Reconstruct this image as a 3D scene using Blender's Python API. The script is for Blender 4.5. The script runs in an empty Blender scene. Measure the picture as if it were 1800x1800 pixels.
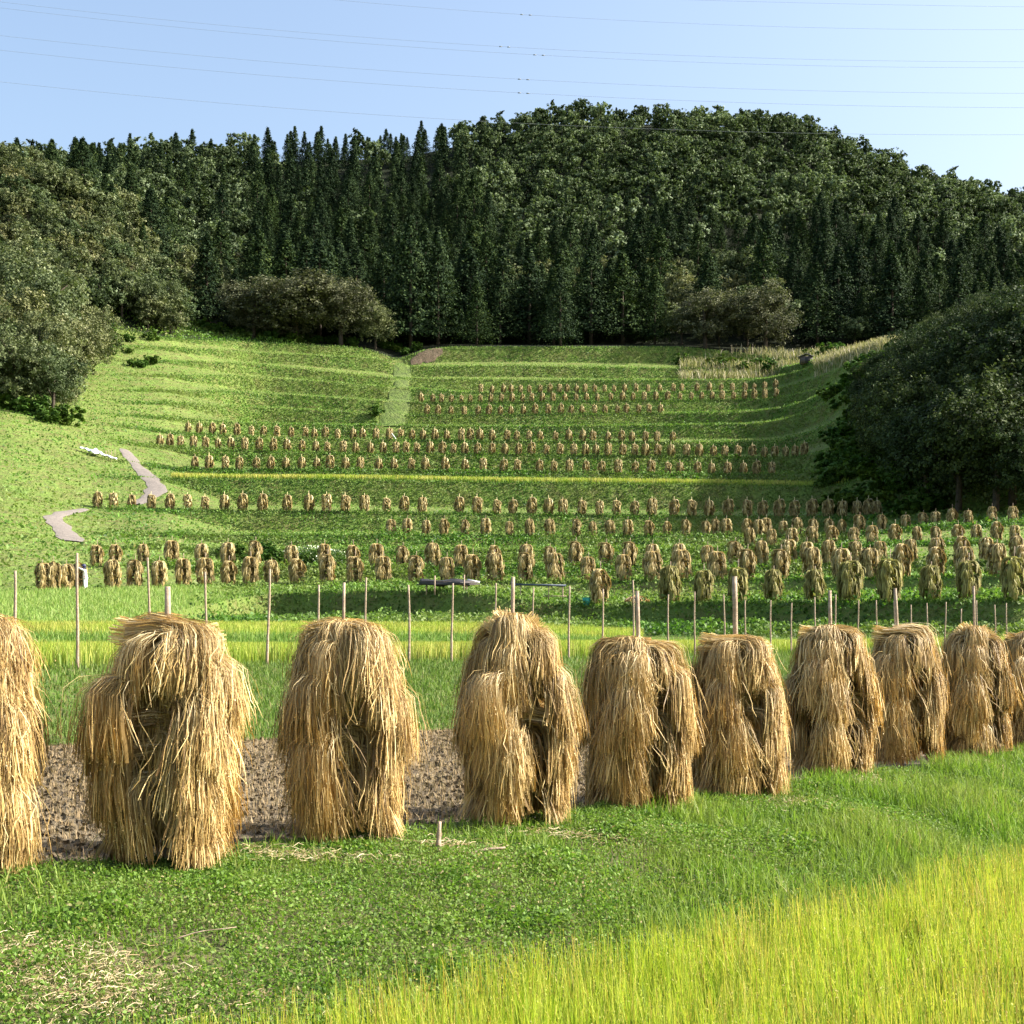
import bpy, math, random
import numpy as np
from mathutils import Vector, Matrix
random.seed(7)
RG = np.random.default_rng(7)
R_ = math.radians

# ------------------------------------------------------------------ camera, sky, sun, exposure
scene = bpy.context.scene
COL = scene.collection
F_PX, HOR, CAMZ = 2473.0, 1134.0, 1.7          # focal length in photo pixels, horizon row, eye height
cam_d = bpy.data.cameras.new("camera")
cam = bpy.data.objects.new("camera", cam_d); COL.objects.link(cam)
cam_d.sensor_width = 36.0
cam_d.lens = F_PX / 1800.0 * 36.0
cam_d.shift_y = (HOR - 900.0) / 1800.0
cam_d.clip_start = 0.1; cam_d.clip_end = 6000
cam.location = (0, 0, CAMZ); cam.rotation_euler = (R_(90), 0, 0)
scene.camera = cam

SUN_AZ, SUN_EL = 88.0, 35.0                     # clockwise from the view direction, above the horizon
w = bpy.data.worlds.new("World"); scene.world = w; w.use_nodes = True
nt = w.node_tree
bg = nt.nodes["Background"]
sky = nt.nodes.new("ShaderNodeTexSky"); sky.sky_type = 'NISHITA'; sky.sun_disc = False
sky.sun_elevation = R_(SUN_EL); sky.sun_rotation = R_(SUN_AZ)
sky.air_density = 1.15; sky.dust_density = 4.4; sky.ozone_density = 1.25
nt.links.new(sky.outputs[0], bg.inputs[0]); bg.inputs[1].default_value = 0.122
sd = bpy.data.lights.new("sun", 'SUN'); so = bpy.data.objects.new("sun", sd); COL.objects.link(so)
sd.energy = 5.0; sd.angle = R_(0.5); sd.color = (1.0, 0.95, 0.87)
dirv = Vector((math.sin(R_(SUN_AZ))*math.cos(R_(SUN_EL)), math.cos(R_(SUN_AZ))*math.cos(R_(SUN_EL)), math.sin(R_(SUN_EL))))
so.rotation_euler = dirv.to_track_quat('Z', 'Y').to_euler(); so.location = dirv*200
scene.view_settings.view_transform = 'Standard'; scene.view_settings.look = 'None'
scene.view_settings.exposure = 1.35; scene.view_settings.gamma = 1.0
scene.cycles.max_bounces = 6; scene.cycles.diffuse_bounces = 3; scene.cycles.transmission_bounces = 3

# ------------------------------------------------------------------ helpers
def tag(o, label=None, cat=None, group=None, kind=None):
    if label: o["label"] = label
    if cat: o["category"] = cat
    if group: o["group"] = group
    if kind: o["kind"] = kind
    return o

def np_mesh(name, V, F, mat, attrs=None, smooth=False):
    V = np.asarray(V, dtype=np.float32).reshape(-1, 3); F = np.asarray(F, dtype=np.int32)
    k = F.shape[1]; n = len(F)
    me = bpy.data.meshes.new(name)
    me.vertices.add(len(V)); me.vertices.foreach_set("co", V.ravel())
    me.loops.add(n*k); me.loops.foreach_set("vertex_index", F.ravel())
    me.polygons.add(n); me.polygons.foreach_set("loop_start", np.arange(0, n*k, k, dtype=np.int32))
    if attrs:
        for a, vals in attrs.items():
            at = me.attributes.new(a, 'FLOAT', 'POINT'); at.data.foreach_set("value", np.asarray(vals, dtype=np.float32).ravel())
    me.materials.append(mat)
    if smooth: me.polygons.foreach_set("use_smooth", np.ones(n, dtype=bool))
    me.update(calc_edges=True)
    return me

def obj(name, me, parent=None, loc=None):
    o = bpy.data.objects.new(name, me); COL.objects.link(o)
    if parent is not None: o.parent = parent
    if loc is not None: o.location = loc
    return o

def empty(name, loc, rz=0.0, s=1.0):
    o = bpy.data.objects.new(name, None); COL.objects.link(o)
    o.location = loc; o.rotation_euler = (0, 0, rz); o.scale = (s, s, s); o.empty_display_size = 0.3
    return o

class MB:
    """collects quads with a random value and a value along the piece"""
    def __init__(s): s.V = []; s.F = []; s.r = []; s.t = []; s.n = 0
    def add(s, V, F, r, t):
        V = V.reshape(-1, 3); s.V.append(V); s.F.append(F.reshape(-1, 4)+s.n); s.r.append(np.ravel(r)); s.t.append(np.ravel(t)); s.n += len(V)
    def mesh(s, name, mat, smooth=False):
        return np_mesh(name, np.concatenate(s.V), np.concatenate(s.F), mat, {"rnd": np.concatenate(s.r), "along": np.concatenate(s.t)}, smooth)

def norm(a): return a/np.maximum(np.linalg.norm(a, axis=-1, keepdims=True), 1e-9)

def strips(mb, C, W, S=None, rnd=None, rng=RG):
    """ribbons: centre lines C (N,M,3), half widths W (N,M), side vectors S"""
    N, M = C.shape[:2]
    if S is None:
        T = np.gradient(C, axis=1)
        nv = norm(rng.normal(size=(N, 1, 3)))
        S = norm(np.cross(T, np.broadcast_to(nv, C.shape)))
    if rnd is None: rnd = rng.random(N)
    V = np.stack([C - S*W[..., None], C + S*W[..., None]], axis=2)
    base = (np.arange(N)*M*2)[:, None] + (np.arange(M-1)*2)[None]
    F = np.stack([base, base+1, base+3, base+2], axis=-1)
    r = np.broadcast_to(rnd[:, None, None], (N, M, 2)); t = np.broadcast_to(np.linspace(0, 1, M)[None, :, None], (N, M, 2))
    mb.add(V, F, r, t)

def blades(mb, P, h, wd, lean=0.35, M=3, curve=1.0, rng=RG, rnd=None, wind=(0, 0)):
    N = len(P); az = rng.random(N)*2*np.pi; ln = np.abs(rng.normal(size=N))*lean
    s = np.linspace(0, 1, M)[None]
    dx = (np.cos(az)*ln + wind[0])[:, None]*(s**(1+curve)); dy = (np.sin(az)*ln + wind[1])[:, None]*(s**(1+curve))
    C = np.stack([P[:, 0:1]+dx*h[:, None], P[:, 1:2]+dy*h[:, None], P[:, 2:3]+h[:, None]*(s - 0.25*ln[:, None]*s**2)], axis=-1)
    a2 = rng.random(N)*2*np.pi
    S = np.broadcast_to(np.stack([np.cos(a2), np.sin(a2), np.zeros(N)], -1)[:, None], C.shape)
    W = wd[:, None]*(1-0.85*s**1.5)/2
    strips(mb, C, W, S, rnd, rng)

def leaves(mb, P, size, up=0.6, rng=RG, rnd=None, out=None, asp=0.6):
    """one pointed leaf (or leaf spray) per point"""
    N = len(P)
    n = norm(rng.normal(size=(N, 3)) + np.array([0, 0, up])) if out is None else norm(out*1.1 + rng.normal(size=(N, 3))*0.8 + np.array([0, 0, up]))
    u = norm(np.cross(n, rng.normal(size=(N, 3)))); v = np.cross(n, u)
    s = (size if np.ndim(size) else np.full(N, size))[:, None]
    V = np.stack([P-u*s*.5, P+v*s*.5*asp+n*s*.08, P+u*s*.5, P-v*s*.5*asp+n*s*.08], axis=1)
    F = np.arange(N*4).reshape(N, 4)
    if rnd is None: rnd = rng.random(N)
    mb.add(V, F, np.repeat(rnd, 4), np.tile([0, .5, 1, .5], N))

def tube(mb, pts, radii, seg=8, rnd=0.5, cap=True):
    pts = np.asarray(pts, float); radii = np.asarray(radii, float); M = len(pts)
    if cap:
        pts = np.concatenate([pts[:1], pts, pts[-1:]]); radii = np.concatenate([[1e-4], radii, [1e-4]]); M += 2
    T = norm(np.gradient(pts, axis=0) + 1e-9)
    ref = np.array([0.0, 0, 1]) if abs(T[M//2][2]) < .9 else np.array([1.0, 0, 0])
    A = norm(np.cross(T, ref)); B = np.cross(T, A)
    th = np.arange(seg)*2*np.pi/seg
    V = pts[:, None] + radii[:, None, None]*(np.cos(th)[None, :, None]*A[:, None] + np.sin(th)[None, :, None]*B[:, None])
    i = np.arange(M-1)[:, None]*seg; j = np.arange(seg)[None]
    F = np.stack([i+j, i+(j+1) % seg, i+seg+(j+1) % seg, i+seg+j], -1)
    mb.add(V, F, np.full(M*seg, rnd), np.repeat(np.linspace(0, 1, M), seg))

def box(mb, c, sx, sy, sz, rz=0.0, tilt=0.0, rnd=.5):
    v = np.array([[x, y, z] for x in (-.5, .5) for y in (-.5, .5) for z in (-.5, .5)])*[sx, sy, sz]
    ct, st = math.cos(tilt), math.sin(tilt); v = v @ np.array([[ct, 0, st], [0, 1, 0], [-st, 0, ct]]).T
    cr, sr = math.cos(rz), math.sin(rz); v = v @ np.array([[cr, -sr, 0], [sr, cr, 0], [0, 0, 1]]).T
    F = np.array([[0, 1, 3, 2], [4, 6, 7, 5], [0, 4, 5, 1], [2, 3, 7, 6], [0, 2, 6, 4], [1, 5, 7, 3]])
    mb.add(v+np.array(c), F, np.full(8, rnd), np.full(8, .5))

# ------------------------------------------------------------------ materials
def ramp(ntree, stops):
    n = ntree.nodes.new("ShaderNodeValToRGB"); e = n.color_ramp.elements
    while len(e) < len(stops): e.new(0.5)
    for i, (p, c) in enumerate(stops): e[i].position = p; e[i].color = (*c, 1)
    return n

def noise(nt, scale, detail=3, rough=.55, vec=None):
    n = nt.nodes.new("ShaderNodeTexNoise"); n.inputs["Scale"].default_value = scale
    n.inputs["Detail"].default_value = detail; n.inputs["Roughness"].default_value = rough
    if vec is not None: nt.links.new(vec, n.inputs["Vector"])
    return n

def mix(nt, fac, a, b, mode='MIX'):
    m = nt.nodes.new("ShaderNodeMix"); m.data_type = 'RGBA'; m.blend_type = mode
    for sock, val in ((m.inputs["Factor"], fac), (m.inputs["A"] if False else m.inputs[6], a), (m.inputs[7], b)):
        if hasattr(val, "links"): nt.links.new(val, sock)
        elif isinstance(val, (int, float)): sock.default_value = val
        else: sock.default_value = (*val, 1)
    return m.outputs[2]

def new_mat(name):
    m = bpy.data.materials.new(name); m.use_nodes = True
    return m, m.node_tree, m.node_tree.nodes["Principled BSDF"]

KA = .92
def kk_(c): return tuple(x*KA for x in c)
def veg_mat(name, stops, patch=None, patch_scale=0.4, patch_amt=0.5, trans=0.3, rough=0.6, objvar=None, along=None, spec=0.3, tcol=None):
    m, nt, p = new_mat(name)
    at = nt.nodes.new("ShaderNodeAttribute"); at.attribute_name = "rnd"
    rp = ramp(nt, [(p_, kk_(c_)) for p_, c_ in stops]); nt.links.new(at.outputs["Fac"], rp.inputs[0]); c = rp.outputs[0]
    geo = nt.nodes.new("ShaderNodeNewGeometry")
    if along is not None:
        al = nt.nodes.new("ShaderNodeAttribute"); al.attribute_name = "along"
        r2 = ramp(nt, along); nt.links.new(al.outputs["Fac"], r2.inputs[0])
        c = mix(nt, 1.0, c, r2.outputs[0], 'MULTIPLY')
    if patch is not None:
        n = noise(nt, patch_scale, 3, .6, geo.outputs["Position"])
        rr = ramp(nt, [(0.42, (0, 0, 0)), (0.62, (patch_amt,)*3)]); nt.links.new(n.outputs["Fac"], rr.inputs[0])
        c = mix(nt, rr.outputs[0], c, kk_(patch))
    if objvar is not None:
        oi = nt.nodes.new("ShaderNodeObjectInfo"); r3 = ramp(nt, objvar); nt.links.new(oi.outputs["Random"], r3.inputs[0])
        c = mix(nt, 1.0, c, r3.outputs[0], 'MULTIPLY')
    nt.links.new(c, p.inputs["Base Color"]); p.inputs["Roughness"].default_value = rough
    p.inputs["Specular IOR Level"].default_value = spec
    if trans > 0:
        tr = nt.nodes.new("ShaderNodeBsdfTranslucent")
        tc = mix(nt, 1.0, c, tcol or (1.15, 1.25, .7), 'MULTIPLY'); nt.links.new(tc, tr.inputs[0])
        ms = nt.nodes.new("ShaderNodeMixShader"); ms.inputs[0].default_value = trans
        nt.links.new(p.outputs[0], ms.inputs[1]); nt.links.new(tr.outputs[0], ms.inputs[2])
        nt.links.new(ms.outputs[0], nt.nodes["Material Output"].inputs[0])
    return m

def ground_mat(name, cols, s1=0.3, s2=6.0, bump=0.3, bscale=8.0, rough=.9, third=None):
    cols = [kk_(c_) for c_ in cols]
    m, nt, p = new_mat(name); geo = nt.nodes.new("ShaderNodeNewGeometry"); pos = geo.outputs["Position"]
    n1 = noise(nt, s1, 4, .6, pos); n2 = noise(nt, s2, 4, .65, pos)
    r1 = ramp(nt, [(.38, cols[0]), (.62, cols[1])]); nt.links.new(n1.outputs["Fac"], r1.inputs[0])
    r2 = ramp(nt, [(.4, (0, 0, 0)), (.62, (.85, .85, .85))]); nt.links.new(n2.outputs["Fac"], r2.inputs[0])
    c = mix(nt, r2.outputs[0], r1.outputs[0], cols[2])
    nt.links.new(c, p.inputs["Base Color"]); p.inputs["Roughness"].default_value = rough; p.inputs["Specular IOR Level"].default_value = .15
    nb = noise(nt, bscale, 5, .65, pos); bp = nt.nodes.new("ShaderNodeBump"); bp.inputs["Strength"].default_value = bump
    bp.inputs["Distance"].default_value = 1.0/bscale
    nt.links.new(nb.outputs["Fac"], bp.inputs["Height"]); nt.links.new(bp.outputs[0], p.inputs["Normal"])
    return m

M_ = {}
M_["paddy"] = ground_mat("paddy_soil", [(.10, .11, .02), (.14, .16, .03), (.07, .06, .03)])
M_["bank"] = ground_mat("bank_soil", [(.055, .09, .02), (.10, .10, .04), (.16, .13, .07)], .8, 9, .6, 20)
M_["soil"] = ground_mat("tilled_soil", [(.18, .14, .085), (.25, .20, .125), (.085, .064, .04)], .5, 7, 1.0, 11)
M_["grass_bank"] = ground_mat("mown_grass", [(.07, .13, .02), (.11, .17, .03), (.11, .10, .045)], .5, 5, .6, 10)
M_["terrace"] = ground_mat("terrace_grass", [(.12, .195, .035), (.18, .255, .055), (.15, .15, .05)], .05, .45, .8, 1.2)
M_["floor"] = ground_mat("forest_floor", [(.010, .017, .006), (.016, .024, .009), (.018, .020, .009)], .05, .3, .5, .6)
M_["dirt"] = ground_mat("path_gravel", [(.20, .175, .155), (.24, .21, .185), (.16, .14, .12)], .6, 3, .4, 9)
M_["softgrass"] = ground_mat("path_grass", [(.12, .185, .04), (.17, .22, .06), (.09, .12, .04)], .15, .8, .8, 1.5)
M_["bare"] = ground_mat("bare_earth", [(.19, .135, .09), (.24, .18, .12), (.10, .08, .045)], .5, 2.0, .8, 3)

M_["rice"] = veg_mat("rice_leaf", [(0, (.06, .13, .015)), (.3, (.20, .30, .035)), (.68, (.46, .47, .08)), (.9, (.54, .44, .14)), (1, (.42, .26, .08))],
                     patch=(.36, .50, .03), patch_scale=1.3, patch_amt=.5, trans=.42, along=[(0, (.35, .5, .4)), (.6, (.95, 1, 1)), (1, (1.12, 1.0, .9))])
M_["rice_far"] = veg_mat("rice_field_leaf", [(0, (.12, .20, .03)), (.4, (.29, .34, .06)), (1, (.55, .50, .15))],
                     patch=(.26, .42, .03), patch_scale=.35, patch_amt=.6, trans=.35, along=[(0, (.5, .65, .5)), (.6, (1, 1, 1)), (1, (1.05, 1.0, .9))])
M_["weed"] = veg_mat("weed_leaf", [(0, (.035, .08, .010)), (.4, (.10, .20, .02)), (.8, (.20, .33, .05)), (.93, (.30, .28, .11)), (1, (.40, .31, .17))],
                     patch=(.17, .25, .045), patch_scale=1.6, patch_amt=.6, trans=.38)
M_["grass"] = veg_mat("grass_blade", [(0, (.03, .06, .010)), (.35, (.10, .20, .02)), (.75, (.24, .36, .05)), (.93, (.30, .36, .09)), (1, (.40, .32, .14))],
                     patch=(.22, .27, .06), patch_scale=.9, patch_amt=.7, trans=.38)
M_["mown"] = veg_mat("mown_grass_blade", [(0, (.035, .08, .012)), (.45, (.09, .175, .02)), (.85, (.18, .26, .045)), (1, (.30, .26, .11))],
                     patch=(.15, .21, .05), patch_scale=.5, patch_amt=.7, trans=.3)
M_["litter"] = veg_mat("dry_straw_litter", [(0, (.34, .24, .13)), (.5, (.52, .42, .24)), (1, (.68, .58, .38))], trans=.15)
M_["terr_veg"] = veg_mat("terrace_weeds", [(0, (.03, .075, .012)), (.45, (.095, .215, .025)), (.85, (.175, .32, .045)), (1, (.25, .23, .08))],
                     patch=(.19, .24, .06), patch_scale=.06, patch_amt=.7, trans=.3)
M_["lip_veg"] = veg_mat("terrace_edge_grass", [(0, (.10, .20, .03)), (.6, (.19, .32, .06)), (1, (.31, .37, .12))], trans=.35)
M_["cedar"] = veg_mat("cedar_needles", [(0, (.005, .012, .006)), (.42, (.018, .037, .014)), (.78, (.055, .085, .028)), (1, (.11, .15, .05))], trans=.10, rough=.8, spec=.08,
                     objvar=[(0, (.75, .8, .9)), (.5, (1, 1, 1)), (1, (1.35, 1.3, 1.0))])
M_["broad"] = veg_mat("broad_leaf", [(0, (.018, .028, .012)), (.38, (.078, .098, .045)), (.72, (.18, .20, .105)), (1, (.33, .345, .24))], trans=.2, rough=.7, spec=.15,
                     objvar=[(0, (.7, .88, .75)), (.35, (.98, 1.05, .92)), (.7, (1.18, 1.16, 1.0)), (.92, (1.38, 1.22, 1.05)), (1, (1.55, 1.55, 1.5))])
M_["russet"] = veg_mat("russet_leaf", [(0, (.025, .028, .013)), (.4, (.080, .088, .046)), (.75, (.17, .178, .10)), (1, (.30, .30, .20))], trans=.2, rough=.7, spec=.15)
M_["shade_leaf"] = veg_mat("deep_green_shade_leaf", [(0, (.010, .018, .007)), (.4, (.035, .056, .018)), (.75, (.08, .11, .04)), (1, (.17, .20, .09))], trans=.18, rough=.7, spec=.15,
                     objvar=[(0, (.75, .85, .8)), (.6, (1, 1, 1)), (1, (1.3, 1.2, .95))])  # deep green, darkened to put the right slope's shade into the leaf colour
M_["shrub"] = veg_mat("shrub_leaf", [(0, (.03, .07, .012)), (.5, (.07, .14, .02)), (1, (.14, .21, .05))], trans=.25, rough=.7, spec=.15,
                     objvar=[(0, (.7, .85, .8)), (.6, (1, 1, 1)), (1, (1.3, 1.1, .8))])
M_["pampas"] = veg_mat("pampas_grass", [(0, (.10, .13, .03)), (.5, (.22, .22, .08)), (.8, (.42, .36, .22)), (1, (.60, .52, .40))], trans=.3)
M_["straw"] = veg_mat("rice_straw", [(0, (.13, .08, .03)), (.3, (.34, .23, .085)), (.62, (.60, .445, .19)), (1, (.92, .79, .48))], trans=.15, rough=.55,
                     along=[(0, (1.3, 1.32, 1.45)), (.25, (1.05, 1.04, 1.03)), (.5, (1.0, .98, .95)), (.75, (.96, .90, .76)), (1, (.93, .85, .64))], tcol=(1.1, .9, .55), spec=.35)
M_["straw_far"] = veg_mat("weathered_rice_straw", [(0, (.15, .115, .045)), (.35, (.33, .25, .10)), (.65, (.54, .43, .19)), (1, (.82, .72, .45))], trans=.12, rough=.6,
                     along=[(0, (1.15, 1.15, 1.2)), (.5, (1.0, 1.0, .97)), (1, (.92, .87, .68))], tcol=(1.1, .95, .6))
M_["straw_green"] = veg_mat("fresh_rice_straw", [(0, (.14, .115, .035)), (.4, (.28, .24, .08)), (1, (.50, .44, .19))], trans=.2,
                     along=[(0, (1.2, 1.3, 1.2)), (1, (.85, .85, .7))])
M_["bark"] = ground_mat("tree_bark", [(.07, .055, .04), (.11, .09, .07), (.05, .04, .03)], 2, 9, .5, 12)
M_["pole"] = ground_mat("weathered_pole", [(.36, .27, .19), (.46, .36, .27), (.25, .18, .12)], 3, 18, .3, 30, .7)
def plain(name, c, rough=.6, spec=.4):
    m, nt, p = new_mat(name); geo = nt.nodes.new("ShaderNodeNewGeometry"); n = noise(nt, 4, 3, .6, geo.outputs["Position"])
    r = ramp(nt, [(.3, tuple(x*.82 for x in c)), (.7, tuple(min(1, x*1.1) for x in c))]); nt.links.new(n.outputs["Fac"], r.inputs[0])
    nt.links.new(r.outputs[0], p.inputs["Base Color"]); p.inputs["Roughness"].default_value = rough; p.inputs["Specular IOR Level"].default_value = spec
    return m
M_["white"] = plain("white_cloth", (.78, .78, .80)); M_["navy"] = plain("navy_cloth", (.03, .035, .10)); M_["skin"] = plain("skin", (.50, .33, .24))
M_["dark"] = plain("dark_sheet", (.03, .03, .035)); M_["blue"] = plain("blue_grey_sheet", (.05, .07, .11)); M_["teal"] = plain("teal_plastic", (.05, .35, .28))
M_["wire"] = plain("power_wire", (.22, .24, .27)); M_["hutwood"] = plain("old_hut_boards", (.10, .08, .075)); M_["hutroof"] = plain("hut_roof", (.24, .22, .21))
M_["flower"] = plain("white_blossom", (.55, .60, .42))

# ------------------------------------------------------------------ terrain: control lines across the valley, near to far
def Ynear(px, a, b):
    u = (np.asarray(px, float)-900)/F_PX; return a/np.maximum(1-b*u, .42)
LINES = {  # name: (photo column, row there, distance)
 "B": [(0,1312,23.6),(450,1300,25.3),(900,1278,29.2),(1350,1262,32.8),(1800,1250,36)],
 "C": [(0,1178,27.5),(450,1170,36),(900,1162,42),(1350,1148,50),(1800,1138,58)],
 "D": [(0,1163,45),(450,1157,55),(900,1152,62),(1350,1140,66),(1800,1134,66)],
 "E": [(0,1128,47),(450,1127,57),(900,1125,64),(1100,1134,66),(1350,1136,67.5),(1800,1130,67)],
 "F": [(0,1112,60),(450,1108,76),(900,1108,79),(1100,1118,77),(1350,1123,73),(1800,1122,67.5)],
 "G": [(0,1085,70),(300,1078,82),(450,1045,98),(700,1037,93),(850,1044,89),(1000,1066,88),(1200,1062,84),(1800,1057,72)],
 "H": [(0,1042,94),(150,1038,98),(450,1029,105),(700,1026,102),(1000,1024,100),(1400,1020,95),(1800,1014,87)],
 "I": [(0,1003,114),(250,995,118),(700,1000,118),(1100,998,118),(1500,993,115),(1800,986,110)],
 "J": [(0,945,136),(150,962,138),(600,966,138),(1000,968,138),(1350,961,136),(1800,955,128)],
 "K": [(0,905,150),(150,940,152),(690,941,152),(1000,944,153),(1350,942,152),(1500,940,150),(1650,930,146),(1800,918,142)],
 "L": [(0,868,172),(160,896,178),(300,898,178),(600,900,178),(900,905,178),(1200,908,178),(1550,911,172),(1800,895,160)],
 "M": [(0,815,192),(150,835,198),(300,843,204),(600,844,205),(900,849,205),(1300,853,205),(1490,858,198),(1560,818,190),(1650,775,182),(1800,745,172),(2200,420,172)],  # M to U climb on unseen past the frame, raised there to block the sun
 "N": [(0,785,205),(150,800,212),(300,826,222),(600,826,222),(900,830,222),(1280,835,222),(1440,832,214),(1500,812,210),(1560,770,204),(1650,725,196),(1800,692,186),(2200,200,184)],
 "O": [(0,752,216),(150,768,228),(280,787,240),(600,797,242),(900,800,244),(1200,803,244),(1420,806,240),(1490,780,226),(1560,728,220),(1650,680,211),(1800,645,200),(2200,160,198)],
 "P": [(0,730,226),(150,742,245),(330,763,258),(600,773,264),(900,776,264),(1190,778,262),(1350,776,256),(1420,768,250),(1490,730,238),(1560,682,232),(1650,642,223),(1800,612,213),(2200,170,211)],
 "Q": [(0,715,236),(150,725,258),(450,745,280),(900,750,282),(1350,745,274),(1420,728,264),(1490,688,252),(1560,645,244),(1650,618,235),(1800,600,226),(2200,230,224)],
 "R": [(0,700,250),(150,705,272),(450,715,302),(740,731,300),(1165,727,300),(1350,722,292),(1420,710,276),(1490,662,265),(1560,622,257),(1650,602,247),(1800,598,236),(2200,320,236)],
 "S": [(0,688,262),(150,685,288),(450,690,322),(740,709,320),(1370,702,316),(1480,672,280),(1650,615,259),(1800,598,246),(2200,400,246)],
 "T": [(0,670,276),(150,658,304),(450,662,340),(850,692,337),(1370,688,333),(1480,650,293),(1560,615,272),(1650,598,269),(1800,612,259),(2200,470,259)],
 "U": [(0,645,291),(150,632,318),(450,640,354),(690,665,354),(900,668,354),(1350,668,346),(1480,632,303),(1560,600,282),(1650,604,281),(1800,645,276),(2200,540,276)],
 "V": [(0,622,306),(150,605,332),(300,612,345),(450,620,365),(670,630,368),(710,645,368),(900,643,367),(1200,648,366),(1350,652,358),(1480,622,313),(1560,604,294),(1650,625,295),(1800,690,291)],
 "W": [(0,585,322),(150,568,346),(300,596,352),(450,601,376),(640,613,381),(670,622,382),(700,638,382),(735,618,382),(790,611,382),(1200,611,382),(1300,622,378),(1420,636,370),(1500,622,340),(1600,618,318),(1800,705,312)],
 "X": [(0,320,400),(100,345,400),(200,430,402),(300,560,404),(450,594,406),(900,604,408),(1350,605,408),(1500,612,405),(1800,650,400)],
 "Y1": [(0,350,470),(200,380,470),(300,470,470),(450,505,470),(900,505,470),(1350,490,470),(1500,500,470),(1800,560,465)],
 "Y2": [(0,330,550),(200,345,550),(450,400,550),(900,370,550),(1200,340,550),(1350,345,550),(1500,380,550),(1800,460,550)],
 "Z": [(0,296,625),(200,306,625),(280,284,625),(400,288,625),(550,282,625),(700,280,625),(800,258,625),(900,234,625),(1000,214,625),(1100,218,625),(1260,222,625),(1400,235,625),(1500,275,625),(1560,305,625),(1650,340,625),(1750,368,625),(1800,378,625)],
 "ZZ": [(0,380,720),(900,330,720),(1800,450,720)],
}
ORDER = list("BCDEFGHIJKLMNOPQRSTUVWX")+["Y1", "Y2", "Z", "ZZ"]
_gx = np.arange(-1200, 3101, 5.0); _tab = {}
for _n, _p in LINES.items():
    _p = np.array(_p, float); sg = 14 if _n in "VW" else 34
    k = np.exp(-.5*(np.arange(-150, 151, 5)/sg)**2); k /= k.sum()
    f = lambda v: np.convolve(np.pad(v, 30, mode='edge'), k, mode='valid')
    _tab[_n] = (f(np.interp(_gx, _p[:, 0], _p[:, 2])), f(np.interp(_gx, _p[:, 0], _p[:, 1])))
def line(name, px):
    px = np.asarray(px, float)
    if name == "A": Y = Ynear(px, 13.5, .93); return Y, np.zeros_like(Y) + 0.07*np.clip((px-1300)/500, 0, 1)
    if name == "A2": Y = Ynear(px, 13.5, .93)+.9; return Y, np.full_like(Y, -.06)
    if name == "N0": return np.full_like(px, 1.2), np.full_like(px, -.85)
    if name == "N1": Y = Ynear(px, 8.3, .95); return Y, np.full_like(Y, -.85)
    if name == "N2": Y = Ynear(px, 8.3, .95)+.35; return Y, np.full_like(Y, -.56)
    if name == "N3": a = Ynear(px, 8.3, .95); b = Ynear(px, 13.5, .93); Y = a+(b-a)*.55; return Y, np.full_like(Y, -.20)
    if name == "END": return np.full_like(px, 1100.0), np.full_like(px, -1.0)
    Y = np.interp(px, _gx, _tab[name][0]); py = np.interp(px, _gx, _tab[name][1])
    if name == "B": Y = np.where(px > 1800, 36+(px-1800)*.02, Y)
    z = CAMZ+(HOR-py)/F_PX*Y
    if name == "B": z = np.zeros_like(z)
    return Y, z
FULL = ["N0", "N1", "N2", "N3", "A", "A2"]+ORDER+["END"]
def profile(px):
    """distance and height of every control point of the columns px; feet of the terrace banks are added"""
    px = np.atleast_1d(np.asarray(px, float)); Ys, Zs, nm = [], [], []
    prev = None
    for n in FULL:
        Y, z = line(n, px)
        if prev is not None: Y = np.maximum(Y, Ys[-1]+.02)
        if prev is not None and n in "GHIJKLMNOPQRSTUVW" and len(n) == 1:
            Yi, zi = Ys[-1], Zs[-1]; dY = Y-Yi
            bw = np.minimum(.30*dY, 2.4 if n != "G" else 1.15)
            f = {"G": .22, "H": .35}.get(n, .45)
            lf = 1-bw/np.maximum(dY, 1e-3)
            wgt = np.clip((px-290)/130, 0, 1)*np.clip((1540-px)/90, 0, 1) if n not in "GH" else np.clip((px-330)/160, 0, 1)
            if n == "G": wgt = np.clip((px-250)/150, 0, 1)
            if n in "GHI": wgt = np.maximum(wgt, (px > 1400)*1.0)
            fr = lf*(1-wgt)+f*wgt
            Ys.append(Y-bw); Zs.append(zi+fr*(z-zi)); nm.append(n+"_foot")
        Ys.append(Y); Zs.append(z); nm.append(n); prev = n
    return np.array(Ys), np.array(Zs), nm
def gz(px, Y):
    px = np.atleast_1d(np.asarray(px, float)); Y = np.atleast_1d(np.asarray(Y, float))
    px, Y = np.broadcast_arrays(px, Y)
    Ys, Zs, _ = profile(px); K = len(Ys)
    idx = np.clip((Ys <= Y[None]).sum(0)-1, 0, K-2); a = np.arange(len(Y))
    y0, y1, z0, z1 = Ys[idx, a], Ys[idx+1, a], Zs[idx, a], Zs[idx+1, a]
    t = np.clip((Y-y0)/np.maximum(y1-y0, 1e-6), 0, 1); return z0+t*(z1-z0)
def xyz(px, Y, dz=0.0):
    px = np.asarray(px, float); Y = np.asarray(Y, float)
    return np.stack([(px-900)/F_PX*Y, Y, gz(px, Y)+dz], -1)
def pt(px, Y, dz=0.0): return xyz([px], [Y], dz)[0]
def gxy(X, Y): return gz(900+np.asarray(X)/np.asarray(Y)*F_PX, Y)
def hit(px, py, ymin=20.0, ymax=900):
    Y = np.linspace(ymin, ymax, 6000); z = gz(np.full_like(Y, px), Y); ray = CAMZ+(HOR-py)/F_PX*Y
    k = np.argmax(z >= ray); return Y[k]

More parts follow.
